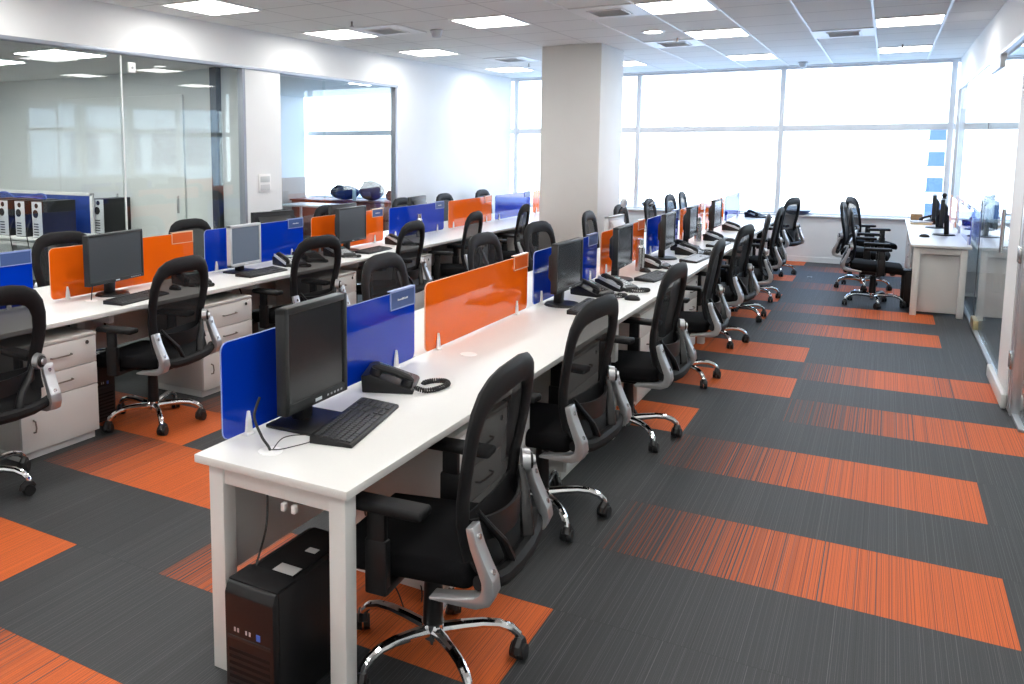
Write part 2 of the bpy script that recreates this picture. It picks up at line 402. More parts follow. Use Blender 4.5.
# room beyond the right glass, with its own band of windows
for nm, a in (('wall_east', (XE, XE+.2, YB, 10.3, 0, H)), ('wall_east_sill', (XE, XE+.2, 10.3, YF+.25, 0, 1.15)), ('wall_east_top', (XE, XE+.2, 10.3, YF+.25, 2.62, H))):
    wallbox(nm, *a)
for k in range(3):
    y0 = 10.4+1.28*k; w = MB()
    w.box(XE, XE+.2, y0-.12, y0, 1.15, 2.62) if k else None
    w.box(XE+.08, XE+.14, y0, y0+1.16, 2.08, 2.16); w.box(XE+.08, XE+.14, y0, y0+1.16, 1.15, 1.18)
    o = struct(w.box(XE+.08, XE+.14, y0, y0+.03, 1.15, 2.62).build('window_%d' % (14+k), M_wall, smooth=False))
    MB().box(XE+.108, XE+.112, y0+.03, y0+1.16, 1.18, 2.62).build('glass_pane', M_win, o, smooth=False)
wallbox('wall_back', XL-.1, XE+.2, YB-.1, YB, 0, H)

# column
struct(MB().box(-3.80, -3.045, 10.0, 10.97, 0, H, .006).build('wall_column', M_colm))

# ------------------------------------------------------------------ ceiling fittings
GC = 'light panels set in the ceiling grid'
def light_panel(x, y, label):
    t = thing('ceiling_light', label, 'ceiling light', (x, y, H), 0, GC)
    fr = MB(); a, b = .298, .338
    fr.box(-a, a, -b, -b+.02, -.012, 0); fr.box(-a, a, b-.02, b, -.012, 0); fr.box(-a, -a+.02, -b+.02, b-.02, -.012, 0); fr.box(a-.02, a, -b+.02, b-.02, -.012, 0)
    fr.build('frame', M_tbar, t, smooth=False)
    MB().box(-a+.02, a-.02, -b+.02, b-.02, -.007, -.001).build('diffuser', M_light, t, smooth=False)
rows = {-1: 5.73, 0: 7.77, 1: 9.81, 2: 12.53}
vis = {(-5.3,-1):'square light panel nearest the camera over the left glass wall', (-5.3,0):'light panel beside the air grille, second along the left wall',
 (-5.3,1):'third light panel along the left wall, beyond the smoke detector', (-5.3,2):'farthest light panel along the left wall, near the window band',
 (-3.5,0):'bright light panel in the middle of the ceiling before the white column', (-3.5,2):'light panel partly hidden behind the top of the column',
 (-1.7,0):'largest light panel over the central bench, cut by the top frame edge', (-1.7,1):'second light panel over the central bench, right of the round downlight',
 (-1.7,2):'farthest light panel over the central bench, close to the windows', (.1,1):'light panel at the top right between two white runners',
 (.1,2):'farther light panel at the top right with a sprinkler beside it'}
for (x, r), lb in vis.items(): light_panel(x, rows[r], lb)
for y in (3.69, 1.65, -.39, -2.4):
    for x in (-5.3, -3.5, -1.7, .1):
        light_panel(x, y, 'light panel of the ceiling grid above and behind the camera')
def room_panel(x, y, z, label):
    t = thing('ceiling_light', label, 'ceiling light', (x, y, z), 0, 'light panels of the side rooms')
    MB().box(-.3, .3, -.3, .3, -.012, 0).build('frame', M_tbar, t, smooth=False); MB().box(-.28, .28, -.28, .28, -.016, -.012).build('diffuser', M_light2, t, smooth=False)
for x in (-6.7,-7.9,-9.1):
  for y in (1.6,3.4,5.2): room_panel(x, y, 2.62, 'fill panel added to brighten the room behind the left glass')  # added lamps, put in because this room rendered dark
for x, y in ((-7.3,8.6),(-9.2,9.5),(-7.3,11.6)): room_panel(x, y, 2.80, 'fill panel added to brighten the corner room behind the glass')  # added lamps that lift the corner room's brightness
for x, y in ((1.6,1.0),(1.6,5.0),(1.6,8.5)): room_panel(x, y, 3.0, 'light panel in the room behind the right glass')
for y in (5.73,): 
    for x in (-3.5, -1.7, .1): light_panel(x, y, 'light panel of the ceiling grid just above the picture')
GV = 'air grilles in the ceiling grid'
def grille(x, y, label):
    t = thing('air_grille', label, 'air vent', (x, y, H), 0, GV)
    f = MB(); a, b, c, e = .297, .337, .165, .195
    for z0, (A, B, Cc, E_) in ((-.010, (a, b, c, e)), (-.020, (c, e, c-.018, e-.018))):
        f.box(-A, A, -B, -E_, z0, -.0005).box(-A, A, E_, B, z0, -.0005).box(-A, -Cc, -E_, E_, z0, -.0005).box(Cc, A, -E_, E_, z0, -.0005)
    f.build('frame', M_tbar, t, smooth=False)
    MB().box(-.16, .16, -.19, .19, -.002, 0).build('duct', M_dkalu, t, smooth=False)
    s = MB()
    for k in range(7):
        yy = -.150+k*.050; s.box(-.145, .145, -.014, .014, -.001, .001, M=Matrix.Translation((0, yy, -.012)) @ Matrix.Rotation(.7, 4, 'X'))
    s.build('slats', M_tbar, t, smooth=False)
grille(-4.7, 7.77, 'air grille right of the second light panel along the left wall')
grille(-2.3, 7.77, 'air grille left of the largest light panel over the central bench')
grille(-4.7, 11.17, 'air grille beside the farthest left light panel, left of the column')
grille(-2.3, 10.49, 'air grille beyond the round downlight, right of the column')
grille(-.5, 10.49, 'air grille between white runners, left of the top right light panel')
t = thing('smoke_detector', 'white cup-shaped smoke detector left of the middle light panel', 'smoke detector', (-4.25, 8.04, H), 0, 'smoke detectors')
MB().cyl((0,0,0), (0,0,-.02), .07, .07).build('base', M_silvpl, t)
MB().cyl((0,0,-.02), (0,0,-.075), .062, .045).build('sensor', M_silvpl, t)
t2 = clone(t); t2.location = (-1.16, 13.68, H); t2['label'] = 'cup-shaped smoke detector close above the far window band'
t = thing('downlight', 'round white downlight right of the column top', 'ceiling light', (-2.27, 9.29, H))
MB().cyl((0,0,0), (0,0,-.012), .13, .12, 24).build('rim', M_tbar, t); MB().cyl((0,0,-.0125), (0,0,-.016), .09, .09, 24).build('lens', M_light, t)
GS = 'sprinkler heads on the ceiling'
for i, (x, y, lb) in enumerate(((-4.68,7.05,'sprinkler head in a flat tile, nearest the left glass wall'), (-2.15,9.92,'sprinkler head in front of the grille right of the column'),
      (-4.68,11.78,'sprinkler head left of the column, before the far grille'), (.07,11.97,'sprinkler head in front of the top right light panel'))):
    if i == 0:
        sp0 = thing('sprinkler', lb, 'sprinkler', (x, y, H), 0, GS)
        MB().cyl((0,0,0), (0,0,-.006), .035, .03).build('escutcheon', M_tbar, sp0)
        MB().cyl((0,0,-.006), (0,0,-.05), .010, .008).cyl((0,0,-.05), (0,0,-.054), .022, .022).build('nozzle', M_handle, sp0)
    else:
        c = clone(sp0); c.location = (x, y, H); c['label'] = lb

# ------------------------------------------------------------------ chair (faces local +y)
def make_chair(headless=False):
    root = thing('office_chair', 'office chair', 'chair')
    # seat cushion
    def seat(u, v):
        x = (u-.5)*.53; y = -.235+v*.53
        ex = abs(u-.5)*2; w = 1-.10*max(0, (v-.6)/.4)**2*1
        drop = .055*max(0, (v-.72)/.28)**2 + .02*ex**4 - .012*(1-ex)*(1-abs(v-.5)*2)*-1*0
        x *= w*(1-.08*max(0, (.25-v)/.25)**2)
        return (x, y, .495-drop-.010*math.cos(PI*(u-.5))*0)
    s = MB(); s.box(-.262, .262, -.235, .285, .415, .492, .034, seg=4)
    for v in s.bm.verts:
        f = max(0, (v.co.y-.10)/.185); v.co.z -= .045*f*f; v.co.x *= 1-.10*f*f
        b = max(0, (-.08-v.co.y)/.155); v.co.x *= 1-.08*b*b
        if v.co.z > .46: v.co.z += .008*(1-(v.co.x/.26)**2)
    s.build('seat', M_fabric, root)
    # under-seat shell and tilt mechanism
    m = MB().box(-.20, .20, -.17, .20, .395, .418, .01).box(-.075, .075, -.13, .12, .345, .40, .015)
    m.cyl((.06,.02,.375), (.27,.03,.365), .007).box(.24, .31, .015, .045, .355, .372, .006).build('tilt_mechanism', M_black, root)
    # back frame: closed loop, thick rounded top
    half = [(0,-.262,1.032),(.09,-.261,1.031),(.155,-.258,1.022),(.203,-.252,1.0),(.234,-.244,.962),(.252,-.236,.91),(.258,-.226,.84),(.253,-.214,.77),(.241,-.202,.70),(.231,-.198,.63),(.228,-.208,.57),(.232,-.222,.52)]
    rad = [.050,.050,.049,.047,.043,.039,.037,.036,.036,.036,.037,.036]
    low = [(.14,-.262,.465),(.07,-.28,.452)]
    path = [(-x,y,z) for x,y,z in half[::-1]] + half[1:]
    rr = rad[::-1]+rad[1:]
    fr = MB()
    fr.tube(path, rr, 14, up=(0,1,.10), flat=.46); fr = fr.build('backrest_frame', M_blackm, root)
    prof = [(.455,.215,-.270),(.49,.240,-.243),(.53,.252,-.222),(.58,.252,-.206),(.64,.254,-.198),(.70,.264,-.202),(.77,.276,-.214),(.84,.282,-.226),(.91,.277,-.237),(.96,.264,-.246),(1.0,.243,-.253),(1.03,.213,-.258),(1.052,.175,-.261),(1.068,.130,-.263),(1.077,.080,-.264)]
    mm = MB(); NP = len(prof)-1
    def net(u, v, k0=0, k1=NP, off=.019, dish=.020):
        z, w_, y = prof[k0+round(v*(k1-k0))]; x = (u-.5)*2
        return (x*w_, y+off-dish*(1-x*x)+.012*abs(x)**4*-1, z)
    mm.grid(net, 16, NP).build('mesh_back', M_mesh, root)
    MB().grid(lambda u, v: net(u, v, 0, 4, .010, .022), 16, 4, .006).build('lower_back', M_blackm, root)
    # lumbar support shell with its two knobs
    lm = MB()
    def lum(u, v):
        x = (u-.5)*2; z0 = .535+.04*x*x; z1 = .635-.015*(1-x*x); z = z0+(z1-z0)*v
        return (x*.222, -.222-.060*(1-x*x), z)
    lb = lm.grid(lum, 16, 4, .010).build('lumbar_support', M_black, root)
    ax = Vector((.42,-.907,0)); c0 = Vector((.236,-.240,.668))
    MB().cyl(c0-ax*.012, c0+ax*.016, .042, .039, 24).cyl(c0+ax*.022, c0+ax*.036, .019, .017, 20).build('knob', M_silver, lb)
    MB().cyl(c0+ax*.015, c0+ax*.026, .031, .028, 24).build('knob_ring', M_black, lb)
    # curved struts that run from the frame down to the hoop
    for sx in (-1, 1):
        MB().tube([(sx*.205,-.235,.66),(sx*.165,-.262,.60),(sx*.115,-.285,.54),(sx*.09,-.300,.48),(sx*.085,-.298,.44)], [.013,.018,.022,.024,.022], 8, flat=.6).build('back_strut', M_black, root)
    # rear hoop between the brackets
    hp = [(-.270,-.262,.470),(-.235,-.280,.460),(-.16,-.298,.450),(-.06,-.306,.446),(.06,-.306,.446),(.16,-.298,.450),(.235,-.280,.460),(.270,-.262,.470)]
    MB().tube(hp, [.022,.027,.030,.031,.031,.030,.027,.022], 10).build('rear_hoop', M_blackm, root)
    # silver side brackets
    cl = [(-.246,.650,.012),(-.252,.625,.013),(-.262,.590,.014),(-.285,.535,.016),(-.303,.495,.019),(-.306,.465,.021),(-.295,.438,.021),(-.265,.422,.017),(-.21,.414,.012),(-.15,.408,.007),(-.12,.406,.005)]
    pf = []; bk = []
    for q in range(len(cl)):
        a, b = cl[max(q-1,0)], cl[min(q+1,len(cl)-1)]; dy, dz = b[0]-a[0], b[1]-a[1]; L_ = math.hypot(dy, dz); ny, nz = dz/L_, -dy/L_
        y, z, h_ = cl[q]; pf.append((y+ny*h_, z+nz*h_)); bk.append((y-ny*h_, z-nz*h_))
    for sx in (-1, 1):
        br = MB().prism(pf+bk[::-1], 'x', sx*.246, sx*.304, .004).build('bracket', M_silver, root)
        MB().cyl((sx*.276,-.272,.620), (sx*.276,-.2625,.618), .009, n=12).build('bolt', M_steel, br)
        MB().cyl((sx*.276,-.315,.520), (sx*.276,-.309,.518), .009, n=12).build('bolt', M_steel, br)
    # arm rests
    for sx in (-1, 1):
        a = MB(); pad = [(-.125,0),(-.13,.02),(-.11,.036),(.09,.036),(.125,.022),(.13,.008),(.12,0)]
        a.box(-.043, .043, -.135, .125, .640, .672, .013, M=Matrix.Translation((sx*.285,.03,0)), seg=3)
        ar = a.build('armrest', M_blackm, root)
        MB().box(-.014, .014, -.032, .032, .46, .645, .008, M=Matrix.Translation((sx*.292,.06,0))).box(-.018, .018, -.038, .038, .37, .55, .008, M=Matrix.Translation((sx*.290,.06,0))).box(min(sx*.10, sx*.30), max(sx*.10, sx*.30), .02, .10, .372, .398, .006).build('arm_post', M_black, ar)
    # gas column and base
    MB().cyl((0,0,.135), (0,0,.33), .036, .030, 20).cyl((0,0,.33), (0,0,.36), .016, .016).build('gas_column', M_black, root)
    MB().cyl((0,0,.085), (0,0,.140), .036, .040, 20).cyl((0,0,.06), (0,0,.085), .018, .022, 16).build('base_hub', M_chrome, root)
    for k in range(5):
        an = 2*PI*k/5+.18; R = Matrix.Rotation(an, 4, 'Z')
        leg = MB().tube([(.025,0,.112),(.10,0,.122),(.17,0,.128),(.225,0,.124),(.268,0,.108),(.292,0,.086),(.300,0,.064)], [.022,.020,.018,.0165,.016,.015,.013], 10, M=R).build('base_leg', M_chrome, root)
        ca = Matrix.Rotation(an, 4, 'Z') @ Matrix.Translation((.300,0,0)) @ Matrix.Rotation(k*1.7+.5, 4, 'Z')
        c = MB()
        for s2 in (-1, 1): c.cyl((-.010, s2*.003, .0300), (-.010, s2*.026, .0300), .0298, .0270, 18, M=ca)
        c.cyl((0,0,.045), (0,0,.07), .011, n=10, M=ca)
        c.tube([(-.040,0,.034),(-.036,0,.052),(-.018,0,.064),(.004,0,.060),(.016,0,.042)], .019, 8, M=ca)
        c.build('caster', M_rubber, leg)
    return root
chair = Stamp(make_chair())
ORD = ['nearest','second','third','fourth','fifth','sixth','seventh','farthest']
r_ = math.radians
A_ch = [(-1.25,2.36,94),(-1.34,3.63,86),(-1.28,4.93,88),(-1.29,6.40,92),(-1.29,7.80,84),(-1.27,9.08,97),(-1.28,10.35,90),(-1.33,12.55,75)]
A_lb = ['black mesh office chair nearest the camera at the right side of the central bench','second chair along the aisle side of the central bench, behind the nearest',
 'third chair along the aisle side of the central bench','fourth chair along the aisle side of the central bench','fifth chair along the aisle, arms touching the chair behind it',
 'sixth chair along the aisle, mostly hidden by the fifth','seventh chair along the aisle side of the central bench','farthest aisle chair, turned and leaning toward the window wall']
GA = 'chairs on the aisle side of the central bench'
for (x, y, a), lb in zip(A_ch, A_lb): chair.place((x, y, 0), r_(a), lb, GA)
GM = 'chairs on the far side of the central bench'
m_lb = ['chair back behind the nearest blue screen, across the central bench','chair back behind the near orange screen, across the central bench','chair with rounded mesh back left of the column, behind the second blue screen',
 'chair back in front of the column base, behind the second orange screen','chair back right of the column, behind the monitor seen from the rear','chair with papers over its back, before the window sill','chair back against the bright window, left of its twin','farthest chair back against the bright window across the central bench']
for i, (y, a) in enumerate(((4.45,-88),(5.95,-92),(7.12,-97),(8.65,-86),(9.85,-90),(11.25,-90),(12.45,-92),(13.3,-88))):
    chair.place((-2.47, y, 0), r_(a), m_lb[i], GM)
GB = 'chairs on the near side of the left bench'
b_lb = ['office chair cut by the left edge of the picture, by the white pedestal','chair in front of the dark monitor on the left bench','chair in front of the phones beside the silver monitor','fourth chair of the left bench, right of the tilted dark monitor',
 'chair of the left bench in front of the pale orange screen','chair of the left bench nearest the column, before the light blue screen','left bench chair hidden behind the column']
for i, (x, y, a) in enumerate(((-3.93,2.42,84),(-3.97,3.66,99),(-3.98,5.16,86),(-4.0,6.62,95),(-4.0,7.95,97),(-3.98,9.30,99),(-4.18,11.3,90))):
    chair.place((x, y, 0), r_(a), b_lb[i], GB)
GBB = 'chairs tucked in behind the left bench'
bb_lb = ['chair back showing behind the orange screen at the far left','chair back between the first orange and blue screens','chair back behind the second blue screen of the left bench','chair back beside the white frame of the glass bay',
 'chair back between the third blue and orange screens','chair back behind the third orange screen of the left bench','chair back behind the light blue screen near the column']
for i, (y, a) in enumerate(((4.33,-92),(5.75,-90),(7.10,-90),(8.0,-92),(9.75,-90),(11.0,-90),(12.35,-90))):
    chair.place((-5.42, y, 0), r_(a), bb_lb[i], GBB)
GR = 'chairs at the small bench by the right glass'
chair.place((-.07,10.56,0), r_(-88), 'nearest chair at the small right-hand bench, arms over a black computer', GR)
chair.place((-.20,11.80,0), r_(-93), 'second chair at the small right-hand bench, overlapping the nearest', GR)
chair.place((-.16,13.10,0), r_(-72), 'farthest chair at the small right-hand bench, by the sill', GR)

# ------------------------------------------------------------------ benches
def bench(name, label, x0, x1, y0, y1, nleg, extra=None):
    t = thing(name, label, 'desk', ((x0+x1)/2, y0, 0)); cx = (x0+x1)/2
    M = Matrix.Translation((-cx, -y0, 0))
    top = MB().box(x0, x1, y0, y1, .722, .75, .003, M=M)
    if extra: top.box(extra[0], x0, extra[1], y1, .722, .75, .003, M=M)
    top.build('tabletop', M_white, t)
    xl = extra[0] if extra else x0
    ys = [y0+.035+(y1-y0-.13)*k/nleg for k in range(nleg+1)]
    for k, y in enumerate(ys):
        lx = x0 if (k == 0 or not extra) else xl
        for x in (lx+.03, x1-.09-(.35 if x0 < -5 else 0)):
            MB().box(x, x+.06, y, y+.06, 0, .712, .003, M=M).build('leg', M_white, t)
        MB().box(lx+.09, x1-.09, y+.008, y+.048, .652, .712, .003, M=M).build('crossbar', M_white, t)
    MB().box(x0+.12, x1-.12, y0+.10, y1-.10, .690, .722, .002, M=M).build('cable_tray', M_pedside, t)
    return t
tA = bench('bench_desk', 'long white bench desk down the middle of the office', -1.90, -1.30, 1.915, 13.45, 8, (-2.46, 3.40))
tB = bench('bench_desk', 'long white bench desk along the left glass wall', -5.22, -4.06, .62, 13.45, 9)
tC = bench('bench_desk', 'short white bench desk beside the right glass wall', .255, .785, 10.10, 13.75, 2)
# modesty boards under the tops
M_mod = add_noise(new_mat('modesty_board', (.60,.60,.59), .5), 5, .02)
for k in range(9):
    MB().box(-4.65-.009+4.64, -4.65+.009+4.64, .75+1.42*k-.62, .75+1.42*k+1.3-.62, .36, .70, .002).build('modesty_board', M_mod, tB)
for k in range(8):
    MB().box(-1.885+1.6, -1.867+1.6, 2.05+1.42*k-1.915, 2.05+1.42*k+1.3-1.915, .30, .69, .002).build('modesty_board', M_mod, tA)
# grommets in the near tops
def grommet(x, y, par, pl):
    MB().cyl((x-pl[0],y-pl[1],.75), (x-pl[0],y-pl[1],.7525), .042, .040, 24).build('grommet', M_tbar, par)
for (x, y) in ((-1.70,2.06),(-1.70,3.56),(-1.70,4.98),(-1.70,6.4)): grommet(x, y, tA, (-1.6,1.915))
for (x, y) in ((-4.45,3.60),(-4.45,5.02)): grommet(x, y, tB, (-4.64,.62))
# screw heads / small bracket under the near end
MB().box(.045, .060, .012, .03, .630, .655, .002).build('cable_clip', M_white, tA); MB().box(.085, .100, .012, .03, .630, .655, .002).build('cable_clip', M_white, tA)
tB['label'] = 'long white bench desk along the left glass wall, with the drawer units under it'

# ------------------------------------------------------------------ desk screens
def screen(x, y, blue, label, group, text=None, L=1.31, face=1):
    """acrylic screen standing on the bench between the two sides"""
    t = thing('desk_screen', label, 'desk divider', (x, y, .75), 0, group)
    r, h0, h1 = .03, .012, .345
    pts = []
    for cx, cz, a0 in ((L-r, h1-r, 0), (r, h1-r, 90), (r, h0+r, 180), (L-r, h0+r, 270)):
        for k in range(5): a = r_(a0+22.5*k); pts.append((cx+r*math.cos(a), cz+r*math.sin(a)))
    MB().prism(pts, 'x', -.004, .004).build('screen_panel', M_blue if blue else M_orange, t, smooth=False)
    # polished edge
    MB().tube([(0, p[0], p[1]) for p in pts], .0030, 6, closed=True).build('panel_edge', M_edge if blue else M_edgeo, t)
    for yy in (.12, L-.18):
        c = MB(); c.prism([(-.018,0),(.018,0),(.012,.05),(.004,.085),(-.004,.085),(-.012,.05)], 'x', .006, .016, .002, M=Matrix.Translation((0,yy,0)))
        c.prism([(-.018,0),(.018,0),(.012,.05),(.004,.085),(-.004,.085),(-.012,.05)], 'x', -.016, -.006, .002, M=Matrix.Translation((0,yy,0)))
        c.box(-.016, .022, yy-.018, yy+.018, 0, .010, .002); c.build('clip', M_tbar, t)
    # name holder at the far top corner
    hf = MB(); y0, y1, z0, z1 = L-.225, L-.004, h1-.075, h1+.010
    for a in ((y0, y1, z0, z0+.005), (y0, y1, z1-.005, z1), (y0, y0+.005, z0, z1), (y1-.005, y1, z0, z1)):
        hf.box(.005, .010, a[0], a[1], a[2], a[3])
    hf.box(-.010, .010, y0, y1, z1, z1+.004)
    n = MB().box(.0045, .007, y0+.005, y1-.005, z0+.005, z1-.005).build('name_holder', M_plate if (blue or text) else M_plateo, t, smooth=False)
    hf.build('holder_rim', M_edge if blue else M_edgeo, n, smooth=False)
    if text:
        rn = random.Random(text); tx = MB(); yy = (y0+y1)/2-.045; zc = (z0+z1)/2
        while yy < (y0+y1)/2+.045:
            w_ = rn.uniform(.002, .0055); h_ = rn.choice((.006, .006, .009)); tx.box(.0072, .0078, yy, yy+w_, zc-.005, zc-.005+h_); yy += w_+.0022
        tx.build('lettering', M_text, n, smooth=False)
    return t
M_edgeo = new_mat('pale_orange_edge', (.85,.50,.32), .2)
GP = 'acrylic screens on the central bench'
pl = ['blue acrylic screen nearest the camera, behind the large dark monitor','orange acrylic screen second from the camera on the central bench','second blue screen of the central bench, beside the third work place',
 'second orange screen of the central bench, before the monitor seen from behind','third blue screen of the central bench, right of the steel bottle','third orange screen of the central bench','fourth orange-side blue screen far along the central bench','farthest orange screen of the central bench']
cols = [1,0,1,0,1,0,0,1]
pl[6] = 'orange screen beside the farthest monitor of the central bench'; pl[7] = 'farthest blue screen at the window end of the central bench'
for k in range(8):
    screen(-1.88, 2.03+1.42*k, cols[k], pl[k], GP, 'Reservations' if k == 0 else None)
GQ = 'acrylic screens on the left bench'
ql = ['blue screen at the left edge of the picture','large orange screen behind the dark wide monitor at the left','blue screen behind the silver monitor','orange screen behind the tilted monitor, fourth along the left bench',
 'blue screen with a steel bottle before it on the left bench','pale orange screen, last but two before the column','light blue screen just left of the column','orange screen partly hidden by the column']
for k in range(8):
    screen(-4.65, 2.03+1.42*k, k % 2 == 0, ql[k], GQ, {2: 'Quality', 3: 'Accounts', 4: 'Back Office'}.get(k), L=1.29)
GW = 'acrylic screens on the small right bench'
screen(.770, 10.2, True, 'blue screen at the near end of the small right-hand bench', GW, L=1.68)
screen(.770, 12.35, False, 'orange screen beyond the blue one on the small right-hand bench', GW, L=1.30)

# ------------------------------------------------------------------ monitors (screen faces local -y)
def make_monitor(name, w, h, z0, bez, m_b, m_s, base='rect', chin=None):
    """stands on z=0; z0 lower edge of the head, h its height"""
    t = thing(name, name, 'monitor'); chin = chin or bez
    y0, y1 = -.030, .012
    b = MB()
    b.box(-w/2, w/2, y0, y1, z0, z0+chin, .004); b.box(-w/2, w/2, y0, y1, z0+h-bez, z0+h, .004)
    b.box(-w/2, -w/2+bez, y0, y1, z0, z0+h, .004); b.box(w/2-bez, w/2, y0, y1, z0, z0+h, .004)
    b.box(-w/2+.003, w/2-.003, y0+.012, y1, z0+.003, z0+h-.003, .004)
    b.prism([(y1, z0+.04), (y1+.035, z0+.09), (y1+.035, z0+h-.09), (y1, z0+h-.04)], 'x', -w/2+.05, w/2-.05, .004)
    bz = b.build('bezel', m_b, t)
    MB().box(-w/2+bez, w/2-bez, y0+.006, y0+.012, z0+chin, z0+h-bez).build('display', m_s, t, smooth=False)
    lg = MB().box(-.020, .020, y0-.0006, y0, z0+h-bez*.7 if chin == bez else z0+chin*.3, z0+h-bez*.35 if chin == bez else z0+chin*.62).build('badge', M_text, t, smooth=False)
    bt = MB()
    for k in range(5): bt.box(w/2-.05-k*.022, w/2-.040-k*.022, y0-.001, y0, z0+chin*.35, z0+chin*.55)
    bt.build('buttons', M_silvpl, bz, smooth=False)
    MB().prism([(.020,.012),(.070,.012),(.060,z0+.12),(.035,z0+.14),(.012,z0+.10)], 'x', -.032, .032, .006).build('stand_neck', M_black, t)
    if base == 'rect': MB().box(-.125, .125, -.085, .115, 0, .014, .004).build('stand_foot', M_black, t)
    else: MB().cyl((0,.02,0), (0,.02,.014), .115, .105, 32).build('stand_foot', M_black, t)
    return t
mon_sq = Stamp(make_monitor('monitor', .385, .375, .078, .024, M_bezel, M_screen, 'rect', .036))
mon_wide = Stamp(make_monitor('monitor', .47, .310, .105, .017, M_bezel, M_screenw if False else new_mat('slate_screen', (.045,.052,.062), .16, 0, .8), 'round', .024))
mon_left = Stamp(make_monitor('monitor', .55, .335, .095, .017, M_bezel, new_mat('slate_screen', (.05,.057,.066), .3, 0, .5), 'round', .024))
mon_silver = Stamp(make_monitor('monitor', .385, .33, .060, .022, M_silvpl, M_screenb, 'rect', .026))
GN = 'monitors on the central bench'; GL = 'monitors on the left bench'
mon_sq.place((-1.752,2.362,.75), r_(91), 'large square-shaped dark monitor in front of the nearest blue screen', GN)
mon_wide.place((-1.72,5.02,.75), r_(89), 'dark wide monitor before the second blue screen of the central bench', GN)
mon_wide.place((-1.70,6.22,.75), r_(92), 'dark-edged monitor beside the second orange screen, bottle at its right', GN)
mon_wide.place((-1.68,7.64,.75), r_(92), 'thin monitor in front of the third blue screen of the central bench', GN)
mon_wide.place((-1.68,8.68,.75), r_(92), 'thin monitor in front of the third orange screen, fourth along the central bench', GN)
mon_wide.place((-1.66,9.95,.75), r_(90), 'farthest monitor of the central bench against the window', GN)
mon_silver.place((-2.10,7.45,.75), r_(-95), 'silver-backed monitor seen from behind, across the second orange screen', GN)
mon_left.place((-4.50,3.84,.75), r_(99), 'dark wide monitor in front of the large orange screen', GL)
mon_silver.place((-4.43,5.08,.75), r_(92), 'square silver-framed monitor with a pale screen on the left bench', GL)
mon_left.place((-4.46,6.67,.75), r_(95), 'dark monitor in front of the fourth screen of the left bench', GL)
mon_wide.place((-4.88,6.02,.75), r_(-104), 'black monitor seen from behind above the second blue screen', GL)
mon_wide.place((-4.90,7.20,.75), r_(-90), 'black monitor seen from behind above the second orange screen', GL)
mon_wide.place((-4.90,8.80,.75), r_(-84), 'black monitor seen from behind above the bottle and blue screen', GL)
GO = 'monitors on the small right bench'
mon_wide.place((.58,11.35,.75), r_(-93), 'nearer black monitor seen edge-on on the small right bench', GO)
mon_wide.place((.54,12.35,.75), r_(-92), 'farther black monitor seen edge-on on the small right bench', GO)
t = thing('webcam', 'small camera on top of the nearer monitor of the small right bench', 'webcam', (.58,11.35,1.17))
MB().box(-.02, .02, -.02, .02, 0, .015, .004).build('mount', M_black, t); MB().sphere((0,0,.038), .026).build('lens_body', M_black, t)

# ------------------------------------------------------------------ keyboards (front edge local -y)
def make_keyboard(m):
    t = thing('keyboard', 'keyboard', 'keyboard')
    MB().prism([(-.078,0),(.078,0),(.078,.026),(.06,.027),(-.070,.014),(-.078,.010)], 'x', -.235, .235, .003).build('tray', M_black, t)
    k = MB(); T = Matrix.Translation((0,0,.0145)) @ Matrix.Rotation(.098, 4, 'X')
    for r in range(6):
        yv = -.058+r*.0215+(.006 if r == 5 else 0); x = -.222
        sets = [(0, 15, .0195), (.305, 3, .0195), (.372, 4, .0180)]
        for off, n, w in sets:
            if off == 0 and r == 0:
                xs = [(0,.028),(.029,.028),(.058,.022),(.081,.115),(.197,.022),(.22,.03),(.251,.038)]
            else: xs = [(j*w, w-.0018) for j in range(n)]
            if off == .305 and r in (2,): continue
            for a, wd in xs: k.box(x+off+a, x+off+a+wd-.001, yv-.009, yv+.009, .004, .0105, .0012, M=T, seg=1)
    k.build('keys', m, t, smooth=False); return t
kb = Stamp(make_keyboard(M_keys)); kbw = Stamp(make_keyboard(M_keysw))
GK = 'keyboards on the benches'
kb.place((-1.602,2.43,.75), r_(101), 'black keyboard in front of the large dark monitor', GK)
kb.place((-1.55,4.98,.75), r_(93), 'black keyboard of the third work place, behind a chair top', GK)
kb.place((-1.50,6.45,.75), r_(84), 'black keyboard right of the steel bottle on the central bench', GK)
kbw.place((-1.44,7.70,.75), r_(86), 'pale-keyed keyboard beside a mouse on the central bench', GK)
kbw.place((-1.46,9.0,.75), r_(88), 'pale-keyed keyboard before the fourth monitor of the central bench', GK)
kb.place((-4.24,3.80,.75), r_(98), 'black keyboard under the dark wide monitor of the left bench', GK)
kb.place((-4.26,5.10,.75), r_(91), 'black keyboard under the silver monitor', GK)
kb.place((-4.26,6.78,.75), r_(93), 'black keyboard under the dark monitor between two phones', GK)
